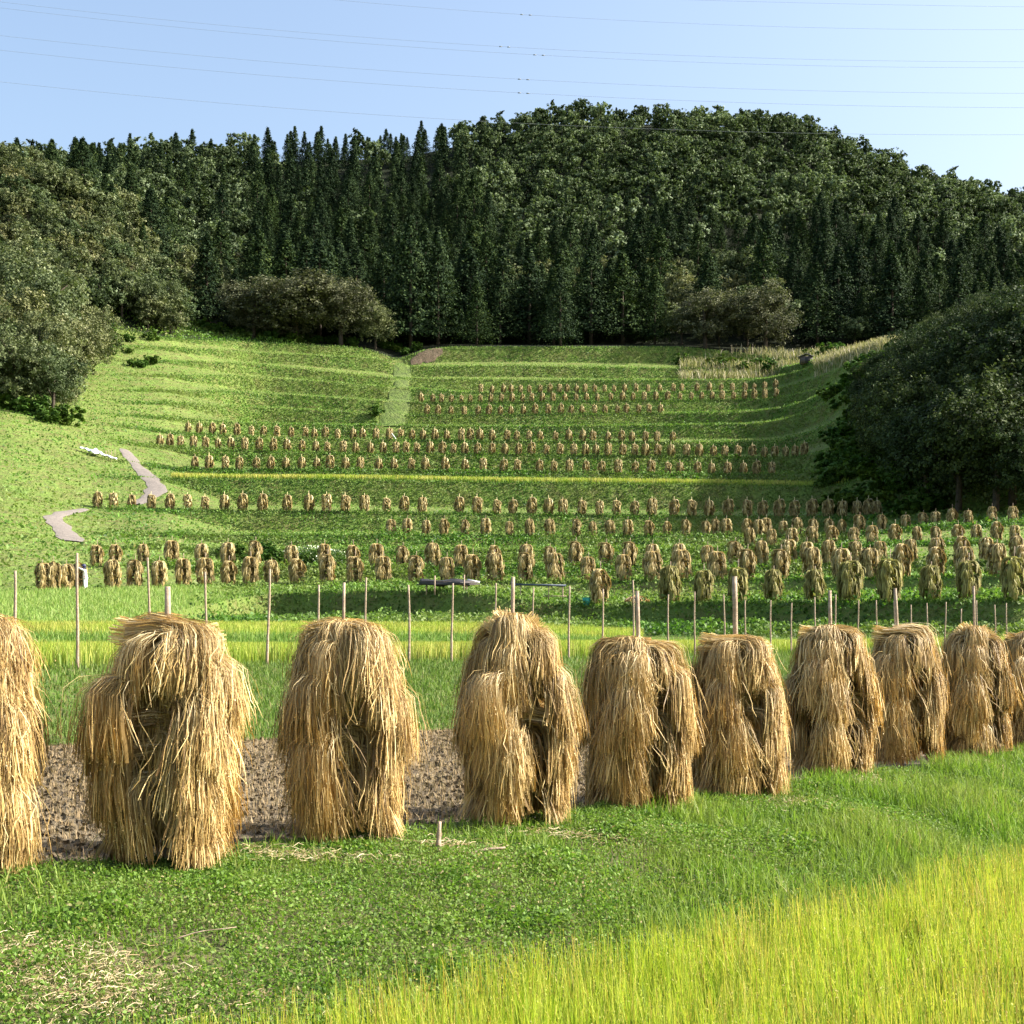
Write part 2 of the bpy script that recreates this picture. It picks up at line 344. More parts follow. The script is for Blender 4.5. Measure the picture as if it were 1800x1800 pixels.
cols = np.concatenate([np.arange(-900, -60, 60), np.arange(-60, 1861, 5), np.arange(1920, 2761, 60)]).astype(float)
PY_, PZ_, PN_ = profile(cols)
def band(name, a, b, mat, sub):
    ia, ib = PN_.index(a), PN_.index(b); rowsY, rowsZ = [], []
    for k in range(ia, ib):
        for s in range(sub):
            t = s/sub; rowsY.append(PY_[k]*(1-t)+PY_[k+1]*t); rowsZ.append(PZ_[k]*(1-t)+PZ_[k+1]*t)
    rowsY.append(PY_[ib]); rowsZ.append(PZ_[ib])
    Y = np.array(rowsY); Z = np.array(rowsZ); X = (cols[None]-900)/F_PX*Y
    nr, nc = Y.shape; V = np.stack([X, Y, Z], -1)
    i = np.arange(nr-1)[:, None]*nc; j = np.arange(nc-1)[None]
    F = np.stack([i+j, i+j+1, i+nc+j+1, i+nc+j], -1).reshape(-1, 4)
    o = obj(name, np_mesh(name, V, F, mat, smooth=True)); o["kind"] = "structure"; return o
band("paddy_ground", "N0", "N1", M_["paddy"], 4)
band("field_bank", "N1", "A", M_["bank"], 5)
band("soil_field", "A", "B", M_["soil"], 6)
band("grass_bank", "B", "C", M_["grass_bank"], 6)
band("rice_terraces", "C", "F", M_["paddy"], 4)
band("terraced_hillside", "F", "W", M_["terrace"], 5)
band("forest_hill", "W", "END", M_["floor"], 8)
g = 3000.0
o = obj("ground", np_mesh("ground", [[-g, -g, -1.3], [g, -g, -1.3], [g, g, -1.3], [-g, g, -1.3]], [[0, 1, 2, 3]], M_["terrace"])); o["kind"] = "structure"

def sample(n, a, b, px0=-60, px1=1860, rng=RG, ext=(0, 0)):
    """random points spread evenly over the ground between two control lines"""
    out_p, out_y = [], []; tot = 0
    while tot < n:
        px = rng.uniform(px0, px1, n*2)
        Ys, Zs, nm = profile(px); ya, yb = Ys[nm.index(a)]+ext[0], Ys[nm.index(b)]+ext[1]
        w = (yb**2-ya**2); keep = rng.random(n*2) < np.clip(w/np.max(w), 0, 1); px, ya, yb = px[keep], ya[keep], yb[keep]
        Y = np.sqrt(ya**2+rng.random(len(px))*(np.maximum(yb, ya+.01)**2-ya**2)); out_p.append(px); out_y.append(Y); tot += len(px)
    return np.concatenate(out_p)[:n], np.concatenate(out_y)[:n]

# paths
PATHPTS = []
def off_path(P):
    k = np.ones(len(P), bool)
    for c in PATHPTS:
        d = np.full(len(P), 1e9)
        for q in c: d = np.minimum(d, np.hypot(P[:, 0]-q[0], P[:, 1]-q[1])-q[2])
        k &= d > .25
    return k
def ribbon(name, pts, mat, lift, label=None):
    """pts: (column,row,half width in metres) along the way, draped on the ground"""
    C = []; 
    for px, py, hw in pts:
        Y = hit(px, py, 60); C.append(((px-900)/F_PX*Y, Y, hw))
    C = np.array(C); t = np.linspace(0, len(C)-1, 70); k = np.arange(len(C))
    c = np.stack([np.interp(t, k, C[:, i]) for i in range(3)], -1)
    for _ in range(3): c[1:-1] = (c[:-2]+2*c[1:-1]+c[2:])/4
    PATHPTS.append(c.copy())
    T = norm(np.gradient(c[:, :2], axis=0)); S = np.stack([-T[:, 1], T[:, 0]], -1)
    hw = c[:, 2]*(1+.15*np.sin(t*3.1)+.1*np.sin(t*7.3)); ac = np.linspace(-1, 1, 7)
    XY = c[:, None, :2]+S[:, None]*(ac[None, :, None]*hw[:, None, None])
    Z = gxy(XY[..., 0].ravel(), XY[..., 1].ravel()).reshape(XY.shape[:2])+lift*(1-.6*ac[None]**4)
    V = np.concatenate([XY, Z[..., None]], -1); i = np.arange(69)[:, None]*7; j = np.arange(6)[None]
    F = np.stack([i+j, i+j+1, i+7+j+1, i+7+j], -1).reshape(-1, 4)
    o = obj(name, np_mesh(name, V, F, mat, smooth=True)); o["kind"] = "structure"; return o
ribbon("path", [(218,791,.7),(230,806,1.1),(248,826,1.1),(266,845,1.2),(277,858,1.4),(270,870,1.2),(252,880,1.0),(238,888,.7)], M_["dirt"], .16)
ribbon("path", [(150,896,.5),(110,903,.8),(92,912,1.0),(106,926,1.2),(118,940,1.3),(128,953,1.0)], M_["dirt"], .14)
ribbon("grass_path", [(700,640,1.6),(708,660,2.1),(704,690,2.5),(698,715,2.8),(690,745,3.0),(686,752,1.6)], M_["softgrass"], .30)
ribbon("bare_earth_cutting", [(722,640,.7),(736,632,1.2),(750,626,1.5),(765,621,1.3),(778,618,.5)], M_["bare"], .35)

# ------------------------------------------------------------------ straw stacks
def sheaf(mb, root, az, reach, drop, spread, n, wd, rng, M=8, arch=.07, butt=.14, thick=.19, under=90, flare=0.0, grains=0):
    """a bundle laid over the pole: butts at the root, heads fanning out and hanging down"""
    for cnt, ww, q0, q1 in ((under, .022, .15, .62), (n, wd, .45, 1.0)):
        if cnt == 0: continue
        K = max(3, cnt//18); tk = rng.integers(0, K, cnt)
        ta = rng.uniform(-1.75, 1.75, K)*spread; tq = rng.uniform(q0, q1, K); tl = rng.normal(size=K)*.13; tf = rng.normal(size=K)*.04-.02
        if ww != wd: tf = tf*0-.02
        q = np.clip(tq[tk]+rng.normal(size=cnt)*.10, 0, 1.15); a = az+ta[tk]+rng.normal(size=cnt)*spread*.22
        s = np.linspace(0, 1, M)[None]; L = 1+tl[tk]+rng.normal(size=cnt)*.07
        stray = rng.random(cnt) < (.08 if ww == wd else 0)
        a = a+stray*rng.normal(size=cnt)*.35
        rr = (reach*(.62+.42*q+stray*rng.uniform(0, .22, cnt))*(1-.16*np.abs(a-az)/max(spread, .1)*.6))[:, None]
        rho = -butt*(1-s)**2 + rr*(1-(1-np.minimum(s/.46, 1))**2.2) + (flare+tf[tk])[:, None]*np.clip(s-.35, 0, 1)**1.5*2
        dd = (drop*(.70+.34*q)*L*(1-.35*stray*rng.random(cnt)))[:, None]
        z = root[2]+(thick*q)[:, None]*(1-.5*s)+arch*np.sin(np.pi*np.minimum(s*1.7, 1))-dd*np.clip(s-.10, 0, 1)**1.5/(.90**1.5)
        wob = np.cumsum(rng.normal(size=(cnt, M))*.013*(1+1.5*stray[:, None]), axis=1)+rng.normal(size=(cnt, 1))*.05*s
        aa = a[:, None]*s**.6+az*(1-s**.6)
        side = rng.normal(size=(cnt, 1))*.05*(1-s*.4)
        x = root[0]+np.cos(aa)*rho-np.sin(az)*(side+wob); y = root[1]+np.sin(aa)*rho+np.cos(az)*(side+wob)
        C = np.stack([x, y, z+rng.normal(size=(cnt, M))*.004], -1)
        C[:, :, 2] = np.maximum(C[:, :, 2], .015)
        if ww == wd: Wp = np.interp(np.linspace(0, 1, M), [0, .15, .6, .72, .9, 1], [.8, .75, .7, 1.25, 1.5, .4])*ww/2
        else: Wp = np.full(M, ww/2)
        W = np.broadcast_to(Wp[None], (cnt, M))*rng.uniform(.7, 1.3, (cnt, 1))
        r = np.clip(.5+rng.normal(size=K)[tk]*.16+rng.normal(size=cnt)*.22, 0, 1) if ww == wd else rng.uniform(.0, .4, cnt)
        T = np.gradient(C, axis=1); outv = np.stack([np.cos(a), np.sin(a), np.full(cnt, .35)], -1)+rng.normal(size=(cnt, 3))*.45
        S = norm(np.cross(T, np.broadcast_to(outv[:, None], T.shape)))
        strips(mb, C, W, S, r, rng)
        if grains and ww == wd:      # the grains hanging along the last third
            for g_ in range(grains):
                t_ = rng.uniform(.62, 1.0, cnt)*(M-1); i0 = np.minimum(t_.astype(int), M-2); fr = (t_-i0)[:, None]; ar = np.arange(cnt)
                Pg = C[ar, i0]*(1-fr)+C[ar, i0+1]*fr+rng.normal(size=(cnt, 3))*.008
                leaves(mb, Pg, wd*rng.uniform(2.2, 4.2, cnt), up=-.3, rng=rng, rnd=np.clip(r*.8+rng.normal(size=cnt)*.2, 0, 1), out=np.stack([np.cos(a), np.sin(a), np.full(cnt, .1)], -1), asp=.5)

def pole_mesh(h, r, rng, lean=.02, name="pole"):
    mb = MB(); n = 9; t = np.linspace(0, 1, n); ph = rng.random()*6
    pts = np.stack([lean*t*h+.012*np.sin(t*5+ph), .012*np.cos(t*4+ph), t*h-.15*(1-t)], -1)
    tube(mb, pts, r*(1.15-.35*t)*(1+.06*np.sin(t*17+ph)), 10); return mb.mesh(name, M_["pole"], True)

def front_stack(px, Yc, H, halfw, arms, pole_h, pole_r, label, seed, n=330, wd=.0075, layers=5, z0=0.0, top="peak", lean=.01, ragged=1.0):
    rng = np.random.default_rng(seed)
    X = (px-900)/F_PX*Yc; zb = float(gxy([X], [Yc])[0])+z0
    root = empty("straw_stack", (X, Yc, zb)); tag(root, label, "straw stack", "straw stacks along the edge of the ploughed field")
    obj("pole", pole_mesh(pole_h, pole_r, rng, lean), root)
    zs = np.linspace(.50, H-.27, layers)
    for k, h in enumerate(zs):
        f = k/(layers-1)
        rch = halfw*1.10*float(np.interp(f, [0, .3, .55, .8, 1], [.88, .99, 1.04, .98, .80]))*rng.uniform(.94, 1.06)
        for ai, a in enumerate(arms):
            mb = MB(); jit = rng.normal()*.17*ragged
            hh = h+rng.normal()*.035+(.08 if ai % 2 else -.05)
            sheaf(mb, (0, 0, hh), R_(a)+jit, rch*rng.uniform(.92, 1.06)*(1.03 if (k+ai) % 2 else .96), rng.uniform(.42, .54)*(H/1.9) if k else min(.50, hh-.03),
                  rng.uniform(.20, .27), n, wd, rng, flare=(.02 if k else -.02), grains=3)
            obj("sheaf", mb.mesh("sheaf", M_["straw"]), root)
    for h in (.62, 1.05, 1.45):          # inner bundles, seen only in the hollows
        for ai in range(4):
            a = (arms[ai]+arms[(ai+1) % 4])/2 if abs(arms[ai]-arms[(ai+1) % 4]) < 180 else (arms[ai]+arms[(ai+1) % 4])/2+180
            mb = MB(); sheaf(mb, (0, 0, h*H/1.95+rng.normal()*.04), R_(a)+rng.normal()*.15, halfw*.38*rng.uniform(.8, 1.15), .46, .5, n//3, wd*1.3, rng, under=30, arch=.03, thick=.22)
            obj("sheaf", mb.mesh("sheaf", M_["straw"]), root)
    # the loose bundles stood round the foot
    for a in (arms[0]-25, arms[1]+12, arms[-1]+20, arms[-1]-40):
        mb = MB(); sheaf(mb, (math.cos(R_(a))*.12, math.sin(R_(a))*.12, .42), R_(a), halfw*.55, .40, .45, int(n*.45), wd, rng, flare=.10, arch=.0, thick=.05, under=20)
        obj("sheaf", mb.mesh("sheaf", M_["straw"]), root)
    # the capping bundles, cut ends up and to the left
    if top == "flat": caps = [((-.02, -.03, H-.10), R_(-14), .40, .04, .26), ((.0, -.06, H-.16), R_(215), .38, .02, .30), ((.02, -.04, H-.14), R_(318), .36, .02, .12)]
    elif top == "peak": caps = [((-.06, -.05, H-.05), R_(285), .26, .12, .12), ((0, 0, H-.13), R_(345), .40, .03, .20), ((0, 0, H-.15), R_(185), .42, .0, .20)]
    else: caps = [((-.04, -.04, H-.10), R_(262), .28, .06, .22), ((0, 0, H-.12), R_(350), .42, .03, .25), ((0, 0, H-.14), R_(180), .42, .0, .15)]
    for (c, a, rch, ar, bt) in caps:
        mb = MB(); sheaf(mb, c, a, rch, .40, .42, int(n*1.1), wd*1.0, rng, arch=ar, butt=bt, thick=.12)
        # cut butt ends, a tight bundle of stubs
        cnt = 210; th = rng.random(cnt)*2*np.pi; rad = np.sqrt(rng.random(cnt))*.088
        d = np.array([-math.cos(a), -math.sin(a), .12 if top != "peak" else 1.0]); d = d/np.linalg.norm(d)
        u = norm(np.cross(d, [0, 0, 1.0])); v = np.cross(u, d)
        base = np.array(c)+(np.cos(th)*rad)[:, None]*u+(np.sin(th)*rad)[:, None]*v
        ln = rng.uniform(.7, 1.1, cnt)[:, None, None]*(bt+.13); s = np.linspace(-.3, 1, 4)[None, :, None]
        C = base[:, None]+d[None, None]*s*ln+(base[:, None]-np.array(c))*np.maximum(s, 0)*.5
        strips(mb, C, np.full((cnt, 4), .0045), None, np.clip(rng.normal(.92, .12, cnt), 0, 1), rng)
        obj("sheaf", mb.mesh("sheaf", M_["straw"]), root)
    return root
HT = 1.93
FS = [ # column, distance, height, half width, arm bearings, pole height, pole radius, label
 (-42, 10.4, 1.92, .47, (215, 330, 75, 150), 2.2, .022, "straw stack cut off by the left edge of the photo, nearest the viewer", "mid"),
 (293, 10.95, 1.86, .55, (222, 322, 40, 135), 2.16, .028, "large shaggy straw stack with dark hollow front and thick pole, second from left edge", "flat"),
 (610, 12.25, 1.87, .51, (238, 338, 60, 160), 2.25, .016, "straw stack with a bundled top between the hollow fronted stack and the sharply peaked one", "mid"),
 (905, 13.45, 1.86, .53, (248, 346, 70, 168), 2.36, .024, "straw stack with a sharp tuft peak of cut ends, fourth from the left edge", "peak"),
 (1121, 14.75, 1.77, .53, (252, 345, 72, 170), 2.30, .026, "straw stack with dark left shoulder just right of the peaked stack", "mid"),
 (1294, 15.9, 1.80, .50, (245, 340, 70, 165), 2.50, .034, "straw stack under the tallest thick pole, sixth in the front row", "flat"),
 (1460, 17.7, 1.86, .52, (256, 346, 75, 172), 2.34, .026, "straw stack with flat projecting cap, seventh in the front row, standing on the grass rise", "mid"),
 (1588, 19.3, 1.84, .50, (238, 340, 65, 160), 2.42, .026, "straw stack with a pole leaning left, eighth in the front row", "flat"),
 (1712, 20.3, 1.82, .50, (250, 344, 70, 165), 2.55, .020, "straw stack with small ragged peak and thin pole near the right edge", "peak"),
 (1812, 21.6, 1.84, .50, (250, 344, 70, 165), 2.5, .020, "straw stack cut off by the right edge of the photo", "mid"),
]
for i, (px, Y, H, hw, arms, ph, pr, lab, tp) in enumerate(FS):
    zadj = (0, 0, 0, .0, -.03, -.02, .08, .12, .06, .08)[i]
    front_stack(px, Y, H, hw, arms, ph, pr, lab, 100+i, n=640 if i < 3 else 500 if i < 6 else 400, wd=.0048 if i < 4 else .0058 if i < 6 else .0068, z0=zadj, top=tp, lean=(0, .01, -.01, -.01, 0, -.01, 0, -.05, .0, 0)[i])

# mid-distance stacks: four variants, each lobe a bundle part; far ones one mesh
def lobe(rng, a, H, hw, n, wd, layers, mb):
    for k, h in enumerate(np.linspace(.48, H-.16, layers)):
        f = k/(layers-1)
        sheaf(mb, (0, 0, h+rng.normal()*.02), R_(a)+rng.normal()*.08, hw*float(np.interp(f, [0, .3, .6, .85, 1], [.88, 1.0, 1.04, 1.02, .92])), .50 if k else .42, .28, n, wd, rng, M=5, under=22, arch=.05)
def stack_variant(seed, green=False, H=1.85):
    rng = np.random.default_rng(seed); parts = []
    off = rng.uniform(-14, 14); mat = M_["straw_green"] if green else M_["straw_far"]
    for a in (247+off, 343+off, 70+off, 165+off):
        mb = MB(); lobe(rng, a, H*rng.uniform(.97, 1.03), .57, 48, .034, 5, mb); parts.append(mb.mesh("sheaf", mat))
    return pole_mesh(H+rng.uniform(.25, .6), .025, rng), parts
def single_variant(seed, H=1.85):
    rng = np.random.default_rng(seed); mb = MB(); off = rng.uniform(-14, 14)
    for a in (247+off, 343+off, 70+off, 165+off): lobe(rng, a, H*rng.uniform(.93, 1.03), .58, 26, .06, 4, mb)
    t = np.linspace(0, 1, 3); hh = H+rng.uniform(.15, .5)
    tube(mb, np.stack([0*t, 0*t, t*hh], -1), np.full(3, .03), 5, .9)
    return mb
MIDV = [stack_variant(300+i) for i in range(5)]; GRNV = [stack_variant(330+i, True) for i in range(3)]
SINGMB = [single_variant(360+i) for i in range(4)]; SINGV = [m.mesh("straw_stack", M_["straw_far"]) for m in SINGMB]
def z3(base, vals): return [base+v/3.0 for v in vals]
ROWS = {
 "R11": ("G", z3(600,[1362,1732])+z3(1200,[108,290,477,695,880,1090,1307,1505,1745]), 1.02, "greenish straw stack{} on the nearest terrace edge", "greenish straw stacks above the shaded bank"),
 "R10": ("H", z3(0,[225,280,350,415,592,710,838,965,1080,1205,1320,1430,1565,1725])+z3(600,[70,220,392,555,690,807,973,1125,1300,1487,1640,1790])+z3(1200,[180,340,517,680,835,985,1155,1335,1485,1655,1790]), .98, "straw stack{} in the row level with the person", "straw stacks in the row level with the person"),
 "R9": ("I", z3(0,[510,608,755,905,1062,1200,1345,1535,1710])+z3(600,[60,185,322,480,630,805,975,1098,1235,1395,1520,1640,1780])+z3(1200,[130,275,415,555,655,770,910,1040,1200,1340,1470,1600,1760]), .95, "straw stack{} in the row just behind the person's row", "straw stacks in the row behind the person"),
 "R8b": ("J", z3(1200,[352,468,575,680,788,900,998,1118,1235,1335,1450,1548,1655,1750]), .85, "straw stack{} in the short crowded row at right", "straw stacks in the short crowded row at right"),
 "R8": ("K", z3(600,[262,347,447,541,652,760,885,992,1098,1240,1325,1415,1510,1622,1717])+z3(1200,[17,125,175,230,340,400,440,530,603,690,772,838,932,1050,1175,1268,1333,1420,1505,1630,1740]), .86, "straw stack{} in the row that starts mid photo", "straw stacks in the row starting mid photo"),
 "R7": ("L", z3(0,[515,597,695,797,897,988,1080,1183,1280,1385,1515,1628,1722])+z3(600,[20,122,238,332,427,622,715,820,905,1005,1093,1168,1268,1362,1450,1547,1638,1755])+z3(1200,[47,140,240,340,422,510,590,682,767,842,920,980,1025]), 1.0, "small straw stack{} in the row below the yellow strip", "straw stacks below the yellow rice strip"),
 "R6": ("N", z3(0,[1028,1103,1188,1262,1352,1428,1507,1590,1670,1740])+z3(600,[22,100,197,277,368,442,547,652,747,857,927,1045,1120,1202,1290,1373,1460,1550,1632,1722,1785])+z3(1200,[78,152,235,320,390,470]), 1.0, "small straw stack{} in the row above the yellow strip", "straw stacks above the yellow rice strip"),
 "R5": ("O", z3(0,[843,897,952,1020,1083,1150,1217,1290,1367,1442,1513,1593,1665,1725])+z3(600,[10,75,153,220,288,340,397,467,533,590,650,718,795,863,935,1003,1080,1152,1225,1287,1342,1407,1483,1547,1603,1667,1738])+z3(1200,[20,88,162,222,290,367,432,485,543,592,642]), 1.0, "tiny straw stack{} in the second row above the yellow strip", "straw stacks second row above the rice strip"),
 "R4": ("P", z3(0,[992,1050,1120,1175,1250,1325,1390,1460,1535,1610,1657,1715,1780])+z3(600,[62,112,182,253,312,373,430,493,555,633,680,730]), 1.0, "tiny straw stack{} in the third row above the yellow strip", "straw stacks third row above the rice strip"),
}
def ordinal(n):
    if 10 <= n % 100 <= 20: return "%dth" % n
    return "%d%s" % (n, {1: "st", 2: "nd", 3: "rd"}.get(n % 10, "th"))
rs = random.Random(5)
for key, (ln, xs, sc, lab, grp) in ROWS.items():
    xs = sorted(xs); N = len(xs)
    for i, px in enumerate(xs):
        Y = float(line(ln, [px])[0][0])+.35+rs.uniform(-.2, .5)
        if key == "R8" and px > 1560: Y += rs.uniform(0, 3)
        p = pt(px, Y); s = sc*1.13*rs.uniform(.86, 1.07)
        where = " %s from left" % ordinal(i+1) if i < N/2 or key == "R4" else (" %s from right" % ordinal(N-i))
        if i == 0: where = " leftmost"
        if i == N-1 and key != "R4": where = " rightmost"
        label = lab.format(","+where+",")
        rz = R_(rs.uniform(-16, 16))+(R_(-55) if key == "R10" and px < 150 else 0)
        if key in ("R5", "R6", "R7", "R4"):
            o = bpy.data.objects.new("straw_stack", rs.choice(SINGV)); COL.objects.link(o); o.location = p; o.rotation_euler = (0, 0, rz); o.scale = (s*1.05, s*1.05, s)
            tag(o, label, "straw stack", grp)
        else:
            poleme, lobes = rs.choice(GRNV if key == "R11" and i > 0 else MIDV)
            r = empty("straw_stack", p, rz, s); r.scale = (s*rs.uniform(.95, 1.1), s, s); tag(r, label, "straw stack", grp)
            obj("pole", poleme, r)
            for l in lobes: obj("sheaf", l, r)
# the uppermost rows: smaller than can be singled out, one object
far_rows = [("P", z3(600,[795,873,925,990,1048,1128,1200,1273,1325,1407,1478,1533,1603,1665,1748])),
 ("R", z3(600,[452,510,577,648,722,778,838,893,960,1022,1090,1158,1212,1268,1335,1390,1455,1502,1567,1622,1683])),
 ("S", z3(600,[420,482,527,580,632,680,732,788,843,900,955,1003,1060,1115,1178,1237,1293,1350,1420,1483,1538,1597,1658,1720,1785])+z3(1200,[45,100,155,208,267,325,378,433,493])),
 ("T", z3(600,[735,795,855,895,945,990,1048,1100,1150,1190,1240,1285,1335,1388,1437,1493,1553,1617,1680,1750,1795])+z3(1200,[75,142,203,262,328,377,433,490]))]
mb = MB()
for ln, xs in far_rows:
    for px in xs:
        p = pt(px, float(line(ln, [px])[0][0])+.4); src = rs.choice(SINGMB); s = 1.14*rs.uniform(.84, 1.04)*(.95 if ln in "ST" else 1.0); a = rs.uniform(-.3, .3)
        V = np.concatenate(src.V); c, si = math.cos(a), math.sin(a)
        V = np.stack([V[:, 0]*c-V[:, 1]*si, V[:, 0]*si+V[:, 1]*c, V[:, 2]], -1)*s+p
        mb.add(V, np.concatenate(src.F), np.concatenate(src.r), np.concatenate(src.t))
o = obj("distant_straw_stacks", mb.mesh("distant_straw_stacks", M_["straw_far"]))
tag(o, "mass of tiny straw stacks on the uppermost terraces below the forest", "straw stacks", kind="stuff")

# ------------------------------------------------------------------ bare poles standing in the middle ground
POLES = [(28,1003,1172),(135,972,1176),(263,980,1140),(364,1005,1140),(470,1000,1168),(560,1028,1125),(642,1015,1140),(720,1028,1167),(794,1025,1166),(869,1025,1112),
 (935,1033,1140),(1000,1030,1163),(1060,1035,1140),(1114,1020,1140),(1173,1045,1152),(1221,1040,1150),(1274,1045,1150),(1310,1055,1150),(1354,1055,1148),(1390,1060,1147),
 (1434,1050,1140),(1469,1045,1120),(1507,1055,1140),(1541,1055,1140),(1573,1055,1140),(1601,1063,1140),(1631,1060,1145),(1661,1058,1140),(1690,1070,1140),(1718,1055,1140),(1750,1063,1138),(1769,1060,1140)]
rp_ = np.random.default_rng(11)
for i, (px, yt, yb) in enumerate(POLES):
    Y0 = float(line("C", [px])[0][0])
    Y = Y0 if (yb > 1160 or px > 1150) else Y0+4
    p = pt(px, Y); ztop = CAMZ+(HOR-yt)/F_PX*Y; h = ztop-p[2]
    me = pole_mesh(h, .033 if px < 1150 else .029, rp_, rp_.uniform(-.02, .025), "bare_pole")
    o = obj("bare_pole", me, None, p)
    where = "leftmost" if i == 0 else ("%s from the left" % ordinal(i+1) if i < 16 else ("%s from the right" % ordinal(len(POLES)-i) if i < len(POLES)-1 else "rightmost"))
    extra = "thin bare wooden pole standing behind the front stacks, "
    if i == 1: lab = "tall bare wooden pole left of the hollow stack, rising beside the person in white"
    else: lab = extra+where
    tag(o, lab, "pole", "bare drying poles along the rice")

# ------------------------------------------------------------------ trees
def tree_crown(rng, rx, rz, zc, nl, nleaf, size, mat, flat=1.0, name="crown"):
    mb = MB(); L = []
    for k in range(nl):
        d = norm(rng.normal(size=3)); d[2] = d[2]*.9+.1; r = rng.uniform(.35, .78)
        L.append((np.array([d[0]*rx*r, d[1]*rx*r, zc+d[2]*rz*r]), rng.uniform(.26, .46)*rx))
    per = nleaf//nl; nt_ = max(6, per//26)
    for c, rad in L:
        td = norm(rng.normal(size=(nt_, 3))+np.array([0, 0, .3])); tr = rad*rng.uniform(.55, 1.15, nt_); tr_rnd = rng.normal(size=nt_)*.14
        k = rng.integers(0, nt_, per); d = norm(td[k]+rng.normal(size=(per, 3))*.16)
        P = c+(td[k]*tr[k][:, None]+rng.normal(size=(per, 3))*rad*.13)*np.array([1, 1, flat*.85])
        leaves(mb, P, size*rng.uniform(.6, 1.4, per), up=.5, rng=rng, out=d, rnd=np.clip(rng.normal(.46, .12, per)+tr_rnd[k]+rng.normal()*.10, 0, 1), asp=.75)
    return mb
def broad_tree_parts(seed, H, nleaf, size, mat, nl=16, wide=.46, low=False):
    rng = np.random.default_rng(seed); mb = tree_crown(rng, H*wide, H*(.50 if low else .42), H*(.50 if low else .60), nl, nleaf, size, mat)
    t = MB(); ht = H*.55; tt = np.linspace(0, 1, 5)
    tube(t, np.stack([tt*.03*H, 0*tt, tt*ht-.8*(1-tt)], -1), H*.026*(1.15-.7*tt), 7)
    for k in range(5):
        a = rng.random()*6.28; z0 = H*rng.uniform(.25, .45); e = np.array([math.cos(a)*H*.24, math.sin(a)*H*.24, z0+H*.26])
        tube(t, np.array([[0, 0, z0], e*[.45, .45, 1]-[0, 0, H*.12], e]), [H*.014, H*.009, H*.004], 5)
    return mb, t
def cedar_parts(seed, H, nleaf, size):
    rng = np.random.default_rng(seed); mb = MB(); R0 = H*rng.uniform(.20, .27)
    nb = nleaf//9; f = rng.random(nb)**1.25; z = H*(.12+.87*f); az = rng.random(nb)*2*np.pi
    env = (1-f)**.82*(1+.10*np.sin(az*5+f*23)+.26*rng.normal(size=nb)); rad = R0*np.clip(env, .04, 1.3)
    for j in range(9):
        t = rng.uniform(.45, 1.05, nb); rr = rad*t
        P = np.stack([np.cos(az)*rr, np.sin(az)*rr, z-.22*rr*t+rng.normal(size=nb)*.22], -1)+rng.normal(size=(nb, 3))*size*.35
        d = np.stack([np.cos(az), np.sin(az), np.full(nb, .5)], -1)
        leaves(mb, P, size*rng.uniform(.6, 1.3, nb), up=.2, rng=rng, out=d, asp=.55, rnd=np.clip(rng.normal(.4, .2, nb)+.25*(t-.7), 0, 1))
    t = MB(); tt = np.linspace(0, 1, 5); tube(t, np.stack([0*tt, 0*tt, tt*H*.95-1.0*(1-tt)], -1), H*.017*(1.1-tt), 6)
    return mb, t
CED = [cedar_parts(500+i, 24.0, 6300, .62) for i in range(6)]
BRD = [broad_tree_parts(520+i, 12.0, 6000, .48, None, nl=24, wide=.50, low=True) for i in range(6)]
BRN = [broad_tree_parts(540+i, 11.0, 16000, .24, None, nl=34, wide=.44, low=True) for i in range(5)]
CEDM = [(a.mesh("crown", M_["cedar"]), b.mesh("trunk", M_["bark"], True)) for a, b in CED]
BRDM = [(a.mesh("crown", M_["broad"]), b.mesh("trunk", M_["bark"], True)) for a, b in BRD]
BRNM = [(a.mesh("crown", M_["broad"]), b.mesh("trunk", M_["bark"], True)) for a, b in BRN]
RUSM = []
for a, b in BRNM[:3]:
    m2 = a.copy(); m2.materials.clear(); m2.materials.append(M_["russet"]); RUSM.append((m2, b))
SHADEM = []  # near tree crowns recoloured darker to carry the slope's shade
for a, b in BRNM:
    m2 = a.copy(); m2.materials.clear(); m2.materials.append(M_["shade_leaf"]); SHADEM.append((m2, b))
SHR = []
for i in range(4):
    rng = np.random.default_rng(580+i); SHR.append(tree_crown(rng, 1.5, .9, .7, 10, 1500, .30, None).mesh("shrub", M_["shrub"]))
rt = random.Random(21)
def add_tree(name, mv, px, Y, s, label, cat, group, sx=1.0):
    p = pt(px, Y, -.1); r = empty(name, p, rt.uniform(0, 6.28), s); r.scale = (s*sx, s*sx, s)
    tag(r, label, cat, group); obj("trunk", mv[1], r); obj("crown", mv[0], r); return r

